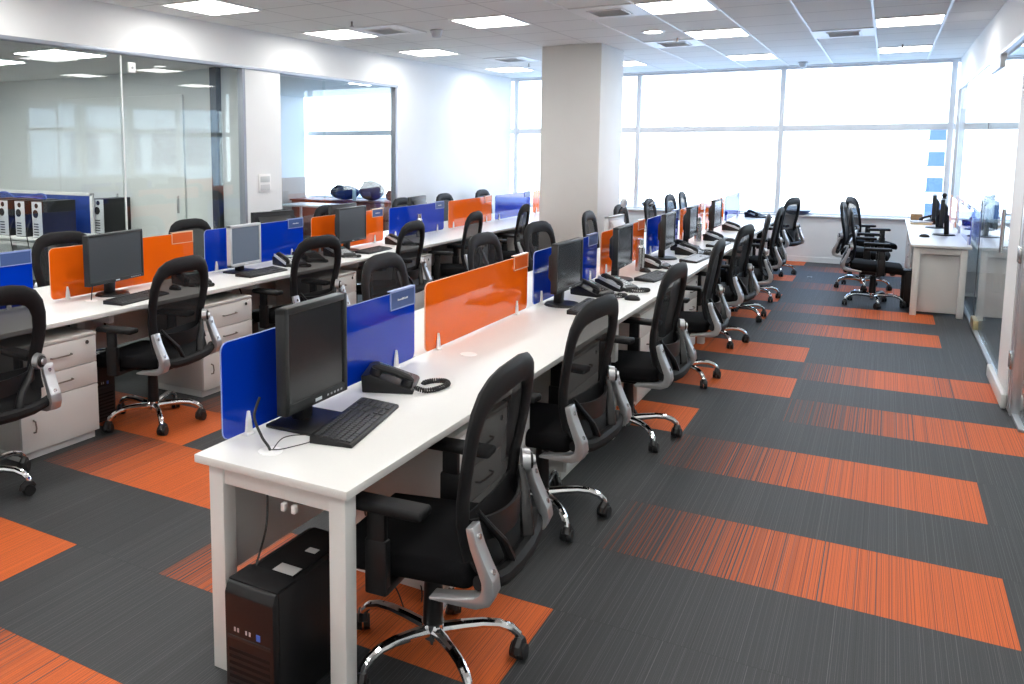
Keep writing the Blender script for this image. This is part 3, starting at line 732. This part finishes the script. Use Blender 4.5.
# mice
def make_mouse():
    t = thing('mouse', 'mouse', 'mouse'); b = MB().sphere((0,0,.004), .03, (1,1.75,1.05), 20)
    for v in b.bm.verts: v.co.z = max(0, v.co.z)
    o = b.build('shell', M_black, t); MB().cyl((-.003,-.03,.030), (.003,-.03,.030), .008, n=12).build('wheel', M_silvpl, t); return t
ms = Stamp(make_mouse())
GX = 'computer mice on the benches'
ms.place((-1.40,5.42,.75), r_(95), 'black mouse beside the coiled phone cords of the third work place', GX)
ms.place((-1.40,8.12,.75), r_(88), 'dark mouse beside the pale-keyed keyboard', GX)
ms.place((-1.42,9.45,.75), r_(88), 'dark mouse farthest along the central bench', GX)
ms.place((-1.64,6.72,.75), r_(70), 'dark mouse at the foot of the steel bottle', GX)
ms.place((.40,11.0,.75), r_(-90), 'dark mouse on the small right bench', GX)
ms.place((-4.30,4.20,.75), r_(90), 'black mouse between keyboard and phone on the left bench', GX)

# ------------------------------------------------------------------ desk phones (front local -y)
def make_phone(silver=False):
    t = thing('desk_phone', 'phone', 'telephone')
    MB().prism([(-.105,0),(.105,0),(.110,.070),(.075,.076),(-.095,.022),(-.105,.014)], 'x', -.10, .125, .005).build('phone_body', M_black, t)
    T = Matrix.Translation((0,-.095,.022)) @ Matrix.Rotation(.308, 4, 'X')
    k = MB()
    for r in range(4):
        for c in range(3): k.box(-.012+c*.030, .010+c*.030, .022+r*.022, .037+r*.022, .002, .007, .0015, M=T, seg=1)
    for c in range(5): k.box(.073, .093, .02+c*.018, .031+c*.018, .002, .006, .001, M=T, seg=1)
    k.build('keypad', M_silvpl if silver else M_keys, t, smooth=False)
    MB().box(-.02, .09, .118, .165, .001, .008, .002, M=T).build('display', M_lcd, t)
    h = MB().tube([(-.068,.005,.022),(-.068,.025,.033),(-.068,.085,.038),(-.068,.150,.033),(-.068,.172,.022)], [.015,.017,.0145,.017,.015], 10, M=T)
    h.cyl((-.068,.022,.002), (-.068,.022,.028), .026, .024, 16, M=T).cyl((-.068,.160,.002), (-.068,.160,.028), .026, .024, 16, M=T)
    hs = h.build('handset', M_black, t)
    if silver: MB().box(-.098, -.088, .0, .19, -.01, .02, .002, M=T).box(-.046, -.028, -.005, .19, .0, .010, .002, M=T).build('silver_trim', M_silvpl, t)
    # coiled cord
    pts = []; N = 34*8
    cp = [Vector((-.068,-.105,.022)), Vector((-.075,-.15,.013)), Vector((-.04,-.20,.013)), Vector((.03,-.235,.013)), Vector((.075,-.215,.013)), Vector((.07,-.165,.013)), Vector((.02,-.125,.014))]
    def cat(s):
        i = min(int(s), len(cp)-2); f = s-i; p0, p1, p2, p3 = cp[max(i-1,0)], cp[i], cp[i+1], cp[min(i+2, len(cp)-1)]
        return .5*((2*p1)+(p2-p0)*f+(2*p0-5*p1+4*p2-p3)*f*f+(3*p1-p0-3*p2+p3)*f**3)
    for j in range(N+1):
        s = j/N*(len(cp)-1.001); c = cat(s); d = (cat(min(s+.02, len(cp)-1.001))-c); d = d.normalized() if d.length > 1e-6 else Vector((1,0,0))
        x = d.cross(Vector((0,0,1))).normalized(); a = 2*PI*j/8; e = min(1, j/16, (N-j)/16)
        pts.append(c+x*math.cos(a)*.0085*e+Vector((0,0,1))*(math.sin(a)*.0085*e))
    MB().tube(pts, .0036, 5).build('coiled_cord', M_cable, t)
    return t
ph = Stamp(make_phone()); phs = Stamp(make_phone(True))
GT = 'desk phones on the benches'
ph.place((-1.74,2.90,.75), r_(112), 'black desk phone with a coiled cord beside the nearest blue screen', GT)
ph.place((-1.70,5.50,.75), r_(75), 'black desk phone just right of the wide monitor, third work place', GT)
phs.place((-1.62,5.80,.75), r_(72), 'silver-trimmed phone with tangled cords in front of the second orange screen', GT)
phs.place((-1.66,7.05,.75), r_(78), 'silver-trimmed phone between the steel bottle and the third blue screen', GT)
phs.place((-1.56,8.06,.75), r_(80), 'silver-trimmed phone left of the pale-keyed keyboard', GT)
ph.place((-1.66,8.36,.75), r_(70), 'black phone squeezed between two silver-trimmed phones', GT)
phs.place((-1.56,9.45,.75), r_(78), 'silver-trimmed phone beside the fourth thin monitor', GT)
phs.place((-1.58,10.75,.75), r_(80), 'silver-trimmed phone beside the farthest monitor', GT)
ph.place((-1.62,12.95,.75), r_(60), 'black phone alone at the window end of the central bench', GT)
ph.place((-4.40,4.45,.75), r_(70), 'black phone seen through the chair mesh on the left bench', GT)
phs.place((-4.38,5.60,.75), r_(70), 'silver-trimmed phone just right of the silver monitor', GT)
ph.place((-4.42,5.92,.75), r_(66), 'black phone right of the silver-trimmed one, by the second blue screen', GT)
phs.place((-4.36,6.32,.75), r_(75), 'silver-trimmed phone left of the tilted dark monitor', GT)
phs.place((-4.36,7.42,.75), r_(75), 'phone right of the dark monitor, before the second orange screen', GT)
ph.place((.52,13.0,.75), r_(-70), 'black phone near the sill on the small right bench', GT)
# loose coiled handset cord of the nearest phone
def coil(name, cp, parent, r=.009, wire=.0032, turns=30, m=None):
    cp = [Vector(c) for c in cp]; N = turns*8; pts = []
    def cat(s):
        i = min(int(s), len(cp)-2); f = s-i; p0, p1, p2, p3 = cp[max(i-1,0)], cp[i], cp[i+1], cp[min(i+2, len(cp)-1)]
        return .5*((2*p1)+(p2-p0)*f+(2*p0-5*p1+4*p2-p3)*f*f+(3*p1-p0-3*p2+p3)*f**3)
    for j in range(N+1):
        s = j/N*(len(cp)-1.001); c = cat(s)
        if r:
            d = (cat(min(s+.02, len(cp)-1.001))-c); d = d.normalized() if d.length > 1e-6 else Vector((1,0,0))
            x = d.cross(Vector((0,0,1)))
            x = x.normalized() if x.length > 1e-4 else Vector((1,0,0)); a = 2*PI*j/8
            c = c+x*math.cos(a)*r+Vector((0,0,1))*(math.sin(a)*r)
        pts.append(c)
    return MB().tube(pts, wire, 5).build(name, m or M_cable, parent)
def cable(name, cp, label, r=.003, n=6, m=None, group=None):
    o = coil(name, cp, None, 0, r, n, m); return tag(o, label, 'cable', group)

# ------------------------------------------------------------------ drawer pedestals (front local -y)
def make_pedestal():
    t = thing('drawer_pedestal', 'pedestal', 'drawer unit'); w, d, h = .52, .50, .655
    MB().box(-w/2, w/2, .018, d, .05, h, .002).box(-w/2-.002, w/2+.002, -.002, d+.002, h-.020, h, .003).build('body', M_pedside, t)
    MB().box(-w/2+.01, w/2-.01, .03, d-.02, .0, .05, .002).build('plinth', M_white, t)
    for z0, z1, hd in ((.475,.632,1),(.340,.471,1),(.052,.336,2)):
        f = MB().box(-w/2, w/2, 0, .018, z0, z1, .0015).build('drawer', M_white, t)
        zc = (z0+z1)/2
        if hd == 1: MB().tube([(-.055,-.001,zc),(-.055,-.020,zc+.002),(-.02,-.026,zc+.003),(.05,-.026,zc+.003),(.075,-.020,zc+.003),(.08,-.001,zc+.003)], .0045, 8).build('handle', M_handle, f)
        else: MB().tube([(-w/2+.075,-.001,.16),(-w/2+.075,-.02,.165),(-w/2+.075,-.026,.19),(-w/2+.075,-.02,.225),(-w/2+.075,-.001,.23)], .0045, 8).build('handle', M_handle, f)
        if z0 > .4: MB().cyl((w/2-.065,-.004,z1-.03), (w/2-.065,0,z1-.03), .012, n=16).build('lock', M_steel, f)
    return t
pd = Stamp(make_pedestal())
GD = 'white drawer units under the benches'
dl = ['white three-drawer unit under the left bench, nearest the camera','white drawer unit right of the second left-bench chair','white drawer unit behind the third left-bench chair','small-looking drawer unit behind the fourth left-bench chair','fifth drawer unit along the left bench','sixth drawer unit along the left bench, near the column']
for k in range(6): pd.place((-4.04,3.03+1.42*k,0), r_(90), dl[k], GD)
el = ['white drawer unit under the central bench between the two nearest aisle chairs','white drawer unit under the central bench behind the second aisle chair','white drawer unit of the central bench beside the first solid orange strip','fourth drawer unit under the central bench','fifth drawer unit under the central bench','sixth drawer unit under the central bench','drawer unit under the window end of the central bench']
for k in range(4): pd.place((-1.36,2.89+1.42*k if k else 2.98,0), r_(90), el[k], GD)
pd.place((.30,12.0,0), r_(-90), 'white drawer unit under the small right bench', GD)
kt = thing('key_bunch', 'key hanging from the handle of the nearest left-bench drawer', 'key', (-4.055,2.985,.50))
MB().cyl((0,0,0), (0,0,-.012), .012, n=12).box(-.003, .003, -.005, .005, -.05, -.01, .001).build('key', M_handle, kt)
MB().box(-.004, .004, .006, .012, -.055, -.005, .001).build('spare_key', M_steel, kt)
# white end board closing the small right bench
tag(MB().box(.325, .700, 10.22, 10.24, .03, .66, .003).build('end_board', M_white), 'large white board closing the near end of the small right bench', 'panel')

# ------------------------------------------------------------------ computer towers (front local -y)
def make_tower(name='computer_tower', mir=False):
    t = thing(name, 'tower', 'computer'); w, d, h = .19, .44, .42
    MB().box(-w/2, w/2, -d/2+.03, d/2, .012, h-.012, .003).build('case', M_black, t)
    MB().prism([(-d/2,.02),(-d/2+.03,.008),(-d/2+.03,h-.004),(-d/2+.012,h-.01),(-d/2,h-.04)], 'x', -w/2, w/2, .004).build('front_bezel', M_black, t)
    MB().box(-w/2, w/2, -d/2+.02, -d/2+.12, h-.012, h-.002, .004).box(-w/2+.02, w/2-.02, -d/2+.12, d/2, h-.012, h-.006, .002).build('top_cover', M_blackm, t)
    MB().box(-w/2+.01, w/2-.01, -d/2-.002, -d/2+.002, .235, .247, .001).build('trim_strip', M_bezel, t)
    g = MB()
    for k in range(8): g.box(-w/2+.015, w/2-.015, -d/2-.001, -d/2+.001, .04+k*.022, .05+k*.022)
    g.build('front_grille', M_blackm, t, smooth=False)
    p = MB()
    for x in (-.055, -.042, -.01, .004): p.box(x-.003, x+.003, -d/2-.0015, -d/2, .262, .275)
    p.build('ports', M_silvpl, t, smooth=False)
    MB().box(.030, .045, -d/2-.0015, -d/2, .256, .276).build('sticker', new_mat('blue_sticker', (.05,.15,.6), .4), t, smooth=False)
    return t
tw = Stamp(make_tower()); GZ = 'black computer towers under the benches'
r0 = tw.place((-1.60,2.04,0), 0, 'black computer tower on the floor under the near end of the central bench', GZ)
o = MB().box(-.01, .07, -.09, -.04, .414, .4152).build('paper_label', M_label, r0, smooth=False); o['label'] = 'grey paper label'
o = MB().box(.005, .045, .06, .09, .414, .4152).build('warning_label', M_label, r0, smooth=False)
KIDS.clear()
def tower_at(x, y, rz, lb):
    c = clone(tw0); c.location = (x, y, 0); c.rotation_euler = (0,0,rz); c['label'] = lb; c['group'] = GZ; return c
tw0 = make_tower(); tw0.location = (-4.42,3.46,0); tw0.rotation_euler = (0,0,r_(90)); tw0['label'] = 'black computer tower right of the nearest left-bench drawer unit'; tw0['group'] = GZ
for k, lb in enumerate(('black computer tower right of the second left-bench drawer unit','black computer tower right of the third left-bench drawer unit','black computer tower right of the fourth left-bench drawer unit','black computer tower right of the fifth left-bench drawer unit')):
    tower_at(-4.42, 3.46+1.42*(k+1), r_(90), lb)
for k, lb in enumerate(('black computer tower under the central bench by the third work place','black computer tower under the central bench by the fourth work place','black computer tower under the central bench by the fifth work place')):
    tower_at(-1.72, 5.0+1.42*(k+1), r_(90), lb)
tower_at(.42, 10.62, r_(-90), 'black computer tower under the small right bench behind the chair')

# ------------------------------------------------------------------ cables
GH = 'black cables at the near work place'
cable('power_cable', [(-1.80,2.13,.90),(-1.80,2.10,.84),(-1.745,2.07,.79),(-1.705,2.062,.755),(-1.70,2.06,.70)], 'thick black cable from the large monitor into the round desk hole', .005, 6, group=GH)
cable('thin_cable', [(-1.70,2.065,.754),(-1.66,2.10,.757),(-1.63,2.25,.754),(-1.66,2.42,.78),(-1.69,2.53,.754),(-1.72,2.60,.757),(-1.64,2.66,.757)], 'thin black cable trailing over the foot of the large monitor', .0018, 8, group=GH)
cable('thin_cable', [(-1.70,2.075,.754),(-1.70,2.13,.775),(-1.665,2.20,.77),(-1.60,2.24,.757),(-1.62,2.19,.757)], 'thin black cable looping beside the round desk hole', .0018, 8, group=GH)
cable('power_cable', [(-1.72,2.06,.70),(-1.725,2.07,.60),(-1.70,2.03,.50),(-1.66,1.93,.425)], 'black cable hanging from the near desk end to the computer tower', .004, 6, group=GH)
cable('power_cable', [(-1.60,1.97,.66),(-1.57,2.06,.60),(-1.58,2.18,.56),(-1.62,2.30,.52),(-1.65,2.42,.44)], 'black cable sagging under the white crossbar', .005, 6, group=GH)
cable('power_cable', [(-1.58,1.97,.66),(-1.52,2.10,.60),(-1.50,2.28,.54),(-1.56,2.42,.42)], 'second black cable sagging under the white crossbar', .004, 6, group=GH)
cable('floor_cable', [(-1.62,2.44,.30),(-1.50,2.52,.12),(-1.42,2.50,.01),(-1.48,2.70,.006),(-1.60,2.80,.10),(-1.66,2.72,.3)], 'thin black cable drooping to the carpet under the nearest chair', .003, 8, group=GH)
M_cablew = M_cable
for i, y in enumerate((3.72, 5.1, 6.5)):
    cable('looped_cable', [(-4.52,y,.68),(-4.50,y+.05,.45),(-4.46,y-.03,.32),(-4.48,y+.06,.40),(-4.54,y+.02,.66)], ['black cable loop hanging behind the nearest left drawer unit','black cable loop hanging under the silver monitor','black cable loop hanging under the tilted monitor'][i], .006, 8, group='cable loops under the left bench')
cable('monitor_cable', [(-4.52,3.72,.93),(-4.50,3.66,.84),(-4.46,3.61,.754)], 'black cable from the wide monitor to the hole in the left bench', .004, 6, group=GH+' left')

# ------------------------------------------------------------------ bottles and small things
def make_bottle():
    t = thing('steel_bottle', 'bottle', 'bottle')
    MB().cyl((0,0,0), (0,0,.19), .036, .036, 24).cyl((0,0,.19), (0,0,.215), .036, .026, 24).build('flask', M_steel, t)
    MB().cyl((0,0,.215), (0,0,.26), .027, .025, 24).build('cap', M_steel, t); return t
bo = Stamp(make_bottle())
bo.place((-1.70,6.78,.75), 0, 'steel bottle on the central bench right of the dark-edged monitor', 'steel bottles')
bo.place((-4.52,8.15,.75), 0, 'steel bottle in front of the blue screen on the left bench', 'steel bottles')
bo.place((-1.72,9.28,.75), 0, 'steel bottle between the last two monitors of the central bench', 'steel bottles')
t = thing('plastic_bowl', 'dark blue shallow bowl on the window sill behind the farthest aisle chair', 'bowl', (-1.17,YF-.0+.06,.725))
M_navy = new_mat('navy_plastic', (.03,.06,.16), .4)
MB().cyl((0,0,0), (0,0,.02), .11, .15, 24).build('base', M_navy, t); MB().cyl((0,0,.02), (0,0,.07), .15, .20, 24).build('rim', M_navy, t)
# papers over the chair back before the sill
t = thing('paper_bundle', 'crumpled pale papers hung over a chair back before the windows', 'paper', (-2.74,11.28,.93))
M_pap = new_mat('grey_paper', (.5,.5,.5), .7)
rnd = random.Random(3)
pb = MB()
for k in range(5): pb.box(-.05, .05, -.07, .07, -.002, .002, M=Matrix.Translation((rnd.uniform(-.02,.04), rnd.uniform(-.06,.12), .03+rnd.uniform(0,.06))) @ Matrix.Rotation(rnd.uniform(-.9,.9), 4, 'X') @ Matrix.Rotation(rnd.uniform(-.9,.9), 4, 'Y'))
pb.build('sheets', M_pap, t, smooth=False)
MB().tube([(.03,-.05,.06),(.05,0,.09),(.03,.06,.05),(0,.02,.03)], .008, 6).build('strap', M_black, t)
# desk lamp-like pole beside the column
t = thing('gooseneck_lamp', 'thin black pole with a small pale head beside the column', 'lamp', (-2.32,8.30,.75))
MB().cyl((0,0,0), (0,0,.012), .06, .055, 20).build('base', M_black, t)
MB().tube([(0,0,.01),(0,0,.30),(.02,.01,.38),(.05,.02,.42)], .008, 8).build('pole', M_black, t)
MB().sphere((.055,.02,.45), .045, (.8,.8,1.1)).build('lamp_head', M_silvpl, t)
# yellow folder pile on the small right bench
t = thing('folder_stack', 'low pile of cream papers on the small right bench', 'paper', (.42,12.9,.75))
M_cream = new_mat('cream_paper', (.75,.62,.38), .7)
MB().box(-.12, .12, -.15, .15, 0, .02, .003).build('lower_folder', M_cream, t); MB().box(-.11, .11, -.14, .14, .02, .038, .003, M=Matrix.Rotation(.15, 4, 'Z')).build('upper_folder', M_pap, t)
t = thing('small_box', 'small brown cardboard box behind the edge-on monitors', 'box', (.38,13.35,.75))
MB().box(-.07, .07, -.06, .06, 0, .10, .002).build('carton', add_noise(new_mat('cardboard', (.36,.22,.10), .8), 30, .1), t); MB().box(-.071, .071, -.015, .015, .0995, .1015).build('tape', M_cream, t)
tag(MB().grid(lambda u, v: (-.86+u*.06, 12.42+v*.05, .002+.008*math.sin(u*3+v*5)**2), 4, 4, .001).build('paper_scrap', M_pap), 'tiny white paper scrap on the carpet far down the aisle', 'paper')

# ------------------------------------------------------------------ room beyond the left glass
t = thing('white_desk', 'white desk behind the left glass holding the bare computer towers', 'desk', (-8.6,6.3,0))
MB().box(-1.4, .75, -.45, .58, .722, .75, .003).build('tabletop', M_white, t)
for x in (-1.35, .66):
    for y in (-.42, .50): MB().box(x, x+.06, y, y+.06, 0, .722, .003).build('leg', M_white, t)
MB().box(-1.3, .66, -.41, -.37, .65, .70, .003).build('crossbar', M_white, t)
t = thing('framed_screen', 'blue board in a white frame standing on the desk behind the left glass', 'desk divider', (-8.0,6.55,.75))
MB().box(-1.8, -.03, -.008, .008, 0, .44, .002).build('board', add_noise(new_mat('blue_board', (.01,.04,.22), .5), 20, .05), t)
MB().box(-1.85, .02, -.014, .014, .44, .475, .003).box(-.03, .02, -.014, .014, 0, .475, .003).build('frame', M_white, t)
def make_back_tower():
    t = thing('bare_computer', 'tower', 'computer'); w, d, h = .18, .44, .41
    MB().box(-w/2, w/2, -d/2, d/2, 0, h, .003).build('case', M_black, t)
    bk = MB().box(-w/2+.006, w/2-.006, -d/2-.004, -d/2, .008, h-.008, .001).build('back_plate', M_silvpl, t)
    MB().cyl((-.02,-d/2-.005,.27), (-.02,-d/2-.009,.27), .045, .045, 20).cyl((.0,-d/2-.005,.36), (.0,-d/2-.009,.36), .028, n=16).build('fan_grille', M_blackm, bk)
    s = MB()
    for k in range(5): s.box(-.06, .02, -d/2-.006, -d/2-.004, .03+k*.03, .042+k*.03)
    s.build('slots', M_blackm, bk, smooth=False); return t
bt = make_back_tower(); GQ2 = 'computers standing on the desk behind the left glass'
bls = ['rightmost of the row of computers with their backs turned, before the blue board','second from right of the computers behind the left glass','third from right of the computers behind the left glass','leftmost computer behind the left glass, at the picture edge']
for k in range(4):
    c = bt if k == 0 else clone(bt)
    c.location = (-8.12-.30*k, 6.12, .75); c['label'] = bls[k]; c['group'] = GQ2
c = clone(bt); c.location = (-7.93,6.80,.75); c.rotation_euler = (0,0,PI/2*0); c['label'] = 'computer standing alone to the right of the white board frame'; c['group'] = GQ2
for i in range(4):
    x = -8.2-.30*i
    cable('hanging_cable', [(x,5.87,.95),(x+.02,5.80,.80),(x+.04,5.82,.55),(x-.04,5.86,.30),(x+.05,5.9,.12)], 'black cable hanging from the desk behind the left glass', .006, 6, group='cables hanging behind the left glass')
tag(coil('cable_tangle', [(-9.2,6.0,1.18),(-8.9,6.05,1.24),(-8.6,6.0,1.19),(-8.3,6.1,1.23),(-8.1,6.0,1.185),(-8.3,5.95,1.2),(-8.8,6.1,1.18)], None, 0, .008, 6, M_cableblue), 'tangle of blue cable lying over the computers behind the left glass', 'cable')
# low cabinet with bags in the corner room
t = thing('low_cabinet', 'low red-brown cabinet under the window of the corner room', 'cabinet', (-8.9,13.72,0))
M_brown = add_noise(new_mat('red_brown_wood', (.20,.065,.05), .45), 12, .25)
MB().box(-1.5, 1.35, -.30, .38, .0, .70, .004).build('body', M_brown, t); MB().box(-1.53, 1.38, -.33, .40, .70, .73, .004).build('cabinet_top', M_brown, t)
for k in range(3): 
    dd = MB().box(-1.48+.95*k, -.56+.95*k, -.318, -.30, .10, .68, .003).build('door', M_brown, t); MB().box(-.62+.95*k, -.60+.95*k, -.335, -.318, .36, .44, .003).build('handle', M_steel, dd)
t = thing('side_table', 'white table in front of the low cabinet in the corner room', 'table', (-8.9,12.3,0))
MB().box(-.7, .5, -.35, .35, .70, .73, .003).build('tabletop', M_white, t)
for x in (-.66, .42):
    for y in (-.31, .27): MB().box(x, x+.04, y, y+.04, 0, .70, .003).build('leg', M_white, t)
def bag(x, y, z, sx, sy, sz, m, label, seed):
    t = thing('travel_bag', label, 'bag', (x, y, z), 0, 'bags on the low cabinet'); rn = random.Random(seed)
    b = MB().sphere((0,0,sz), 1, (sx, sy, sz), 24)
    for v in b.bm.verts:
        n = math.sin(v.co.x*17+seed)*math.cos(v.co.y*13+seed*2)*.02; v.co.z = max(0, v.co.z*(1+n*2)); v.co.x *= 1+n
    b.build('bag_body', m, t)
    MB().tube([(-sx*.5,-sy*.6,sz*1.4),(-sx*.2,-sy*.9,sz*1.95),(sx*.2,-sy*.9,sz*1.95),(sx*.5,-sy*.6,sz*1.4)], .018, 8).build('bag_strap', M_blackm, t)
    MB().box(-sx*.35, sx*.35, -sy*1.02, -sy*.8, sz*.3, sz*.9, .02).build('pocket', m, t)
bag(-9.30,13.72,.73, .33,.20,.145, add_noise(new_mat('navy_cloth', (.02,.035,.08), .8), 40, .4), 'navy blue bag at the left on the low cabinet', 2)
bag(-8.68,13.74,.73, .27,.20,.19, add_noise(new_mat('brown_cloth', (.09,.06,.055), .8), 40, .4), 'large brown rounded bag on the low cabinet', 5)
bag(-8.24,13.78,.73, .13,.12,.10, add_noise(new_mat('dark_grey_cloth', (.05,.05,.06), .8), 40, .4), 'small dark bag at the right on the low cabinet', 9)
t = thing('water_bottle', 'clear pale blue water bottle standing between the two larger bags', 'bottle', (-8.93,13.50,.73))
MB().cyl((0,0,0), (0,0,.19), .04, .04, 16).cyl((0,0,.19), (0,0,.23), .04, .015, 16).build('bottle_body', new_mat('pale_blue_plastic', (.45,.62,.68), .2), t); MB().cyl((0,0,.23), (0,0,.255), .018, n=12).build('cap', M_cableblue, t)
t = thing('flower_vase', 'small bunch of red and yellow flowers in a vase at the cabinet end', 'flowers', (-8.02,13.62,.73))
MB().cyl((0,0,0), (0,0,.10), .035, .05, 16).build('vase', M_silvpl, t)
fl = MB(); fy = MB(); rn = random.Random(4)
for k in range(9): (fl if k % 2 else fy).sphere((rn.uniform(-.08,.08), rn.uniform(-.05,.05), .13+rn.uniform(0,.12)), .026, n=8)
fl.build('red_blossoms', new_mat('red_petals', (.5,.05,.06), .7), t); fy.build('yellow_blossoms', new_mat('ochre_petals', (.45,.35,.12), .7), t)

# room beyond the right glass: a table with a chair seen through the door
t = thing('white_table', 'white table seen through the right glass door', 'table', (1.55,10.9,0))
MB().box(-.4, .4, -.7, 1.4, .722, .75, .003).build('tabletop', M_white, t)
for x in (-.36, .30):
    for y in (-.66, 1.30): MB().box(x, x+.06, y, y+.06, 0, .722, .003).build('leg', M_white, t)
MB().box(-.30, .30, -.64, -.62, .05, .70, .003).build('end_board', M_white, t)

# ------------------------------------------------------------------ buildings outside
M_bld = add_noise(new_mat('white_render', (.86,.87,.88), .8), .3, .03)
M_bwin = new_mat('blue_window_glass', (.085,.15,.29), .3, 0, .3)
def building(x, y, w, d, h, zb, label, nx, pitch, z_first, ww=1.5, wh=1.7, rz=0., off=0., face='y'):
    t = thing('apartment_building', label, 'building', (x, y, zb), rz, 'buildings outside the windows')
    MB().box(-w/2, w/2, -d/2, d/2, 0, h, .05).box(-w/2-.2, w/2+.2, -d/2-.2, d/2+.2, h, h+.4, .05).build('walls', M_bld, t)
    nz = int((h-3)/pitch)
    for i in range(nx):
        for k in range(nz):
            x0 = -w/2+1.0+off+i*(w-2)/nx; z0 = z_first+k*pitch
            f = MB().box(x0-.1, x0+ww+.1, -d/2-.12, -d/2-.02, z0-.15, z0, .01).box(x0, x0+ww, -d/2-.06, -d/2-.01, z0, z0+wh).build('window', M_bwin, t, smooth=False)
    return t
building(9.0, 119, 12.0, 8, 18.0, -12.14, 'white building with blue windows seen at the right of the window band', 3, 3.0, 3.0, 1.6, 1.5)
building(26, 30, 12, 10, 20, -12, 'white tower block outside the side windows', 4, 3.0, 1.0, 1.6, 1.8, rz=r_(-90))
building(34, 12, 14, 10, 14, -12, 'lower white block outside the side windows', 5, 3.0, 1.0, 1.6, 1.8, rz=r_(-90))
g = MB().box(-150, 150, -60, 220, -12.2, -12).build('ground', add_noise(new_mat('pale_ground', (.55,.56,.55), .9), .05, .1), smooth=False); struct(g)

# ------------------------------------------------------------------ light
w = bpy.data.worlds.new('sky'); bpy.context.scene.world = w; w.use_nodes = True; nt = w.node_tree
bg = nt.nodes['Background']; tc = nt.nodes.new('ShaderNodeTexCoord'); sx = nt.nodes.new('ShaderNodeSeparateXYZ')
nt.links.new(tc.outputs['Generated'], sx.inputs[0]); rp = nt.nodes.new('ShaderNodeValToRGB')
e = rp.color_ramp.elements; e[0].position = .0; e[0].color = (.92,.96,1.,1); e[1].position = .6; e[1].color = (.36,.60,1.,1)
nt.links.new(sx.outputs[2], rp.inputs[0]); nt.links.new(rp.outputs[0], bg.inputs['Color']); bg.inputs['Strength'].default_value = 5.0
def portal(name, loc, rot, sx_, sy_):
    l = bpy.data.lights.new(name, 'AREA'); l.shape = 'RECTANGLE'; l.size = sx_; l.size_y = sy_; l.cycles.is_portal = True
    o = bpy.data.objects.new(name, l); COL.objects.link(o); o.location = loc; o.rotation_euler = rot
portal('window_portal', ((XW+XE)/2, YF+.3, 1.85), (-PI/2, 0, 0), XE-XW, 2.3)
portal('side_window_portal', (XE+.25, 12.3, 1.9), (0, PI/2, 0), 1.5, 3.8)
sun = bpy.data.lights.new('sun', 'SUN'); sun.energy = 2.5; sun.angle = .02; so = bpy.data.objects.new('sun', sun); COL.objects.link(so)
so.rotation_euler = (r_(40), 0, r_(-28))

# ------------------------------------------------------------------ camera
cam = bpy.data.cameras.new('camera'); co = bpy.data.objects.new('camera', cam); COL.objects.link(co)
f, px, py = 830.077, 400., 245.
R = ((0.8630915304071495, 0.05802296002737139, -0.5017034445258541), (0.5050474661009379, -0.09966683124486811, 0.8573176655911326), (-0.0002590838991737149, -0.9933276694320305, -0.11532594684746425))
ri, dn, fw = (Vector([R[i][k] for i in range(3)]) for k in range(3))
Mx = Matrix(((ri.x, -dn.x, -fw.x, 0), (ri.y, -dn.y, -fw.y, 0), (ri.z, -dn.z, -fw.z, 1.74), (0,0,0,1)))
co.matrix_world = Mx
cam.sensor_fit = 'HORIZONTAL'; cam.sensor_width = 36; cam.lens = f*36/1024
cam.shift_x = (512-px)/1024; cam.shift_y = -(342-py)/1024; cam.clip_start = .05; cam.clip_end = 500
sc = bpy.context.scene; sc.camera = co
sc.view_settings.view_transform = 'Standard'; sc.view_settings.look = 'None'; sc.view_settings.gamma = 1; sc.view_settings.use_curve_mapping = False
sc.view_settings.exposure = 0.16
sc.cycles.max_bounces = 8; sc.cycles.diffuse_bounces = 4; sc.cycles.glossy_bounces = 4; sc.cycles.transparent_max_bounces = 16
sc.cycles.sample_clamp_indirect = 6; sc.cycles.caustics_reflective = False; sc.cycles.caustics_refractive = False
sc.cycles.use_denoising = True
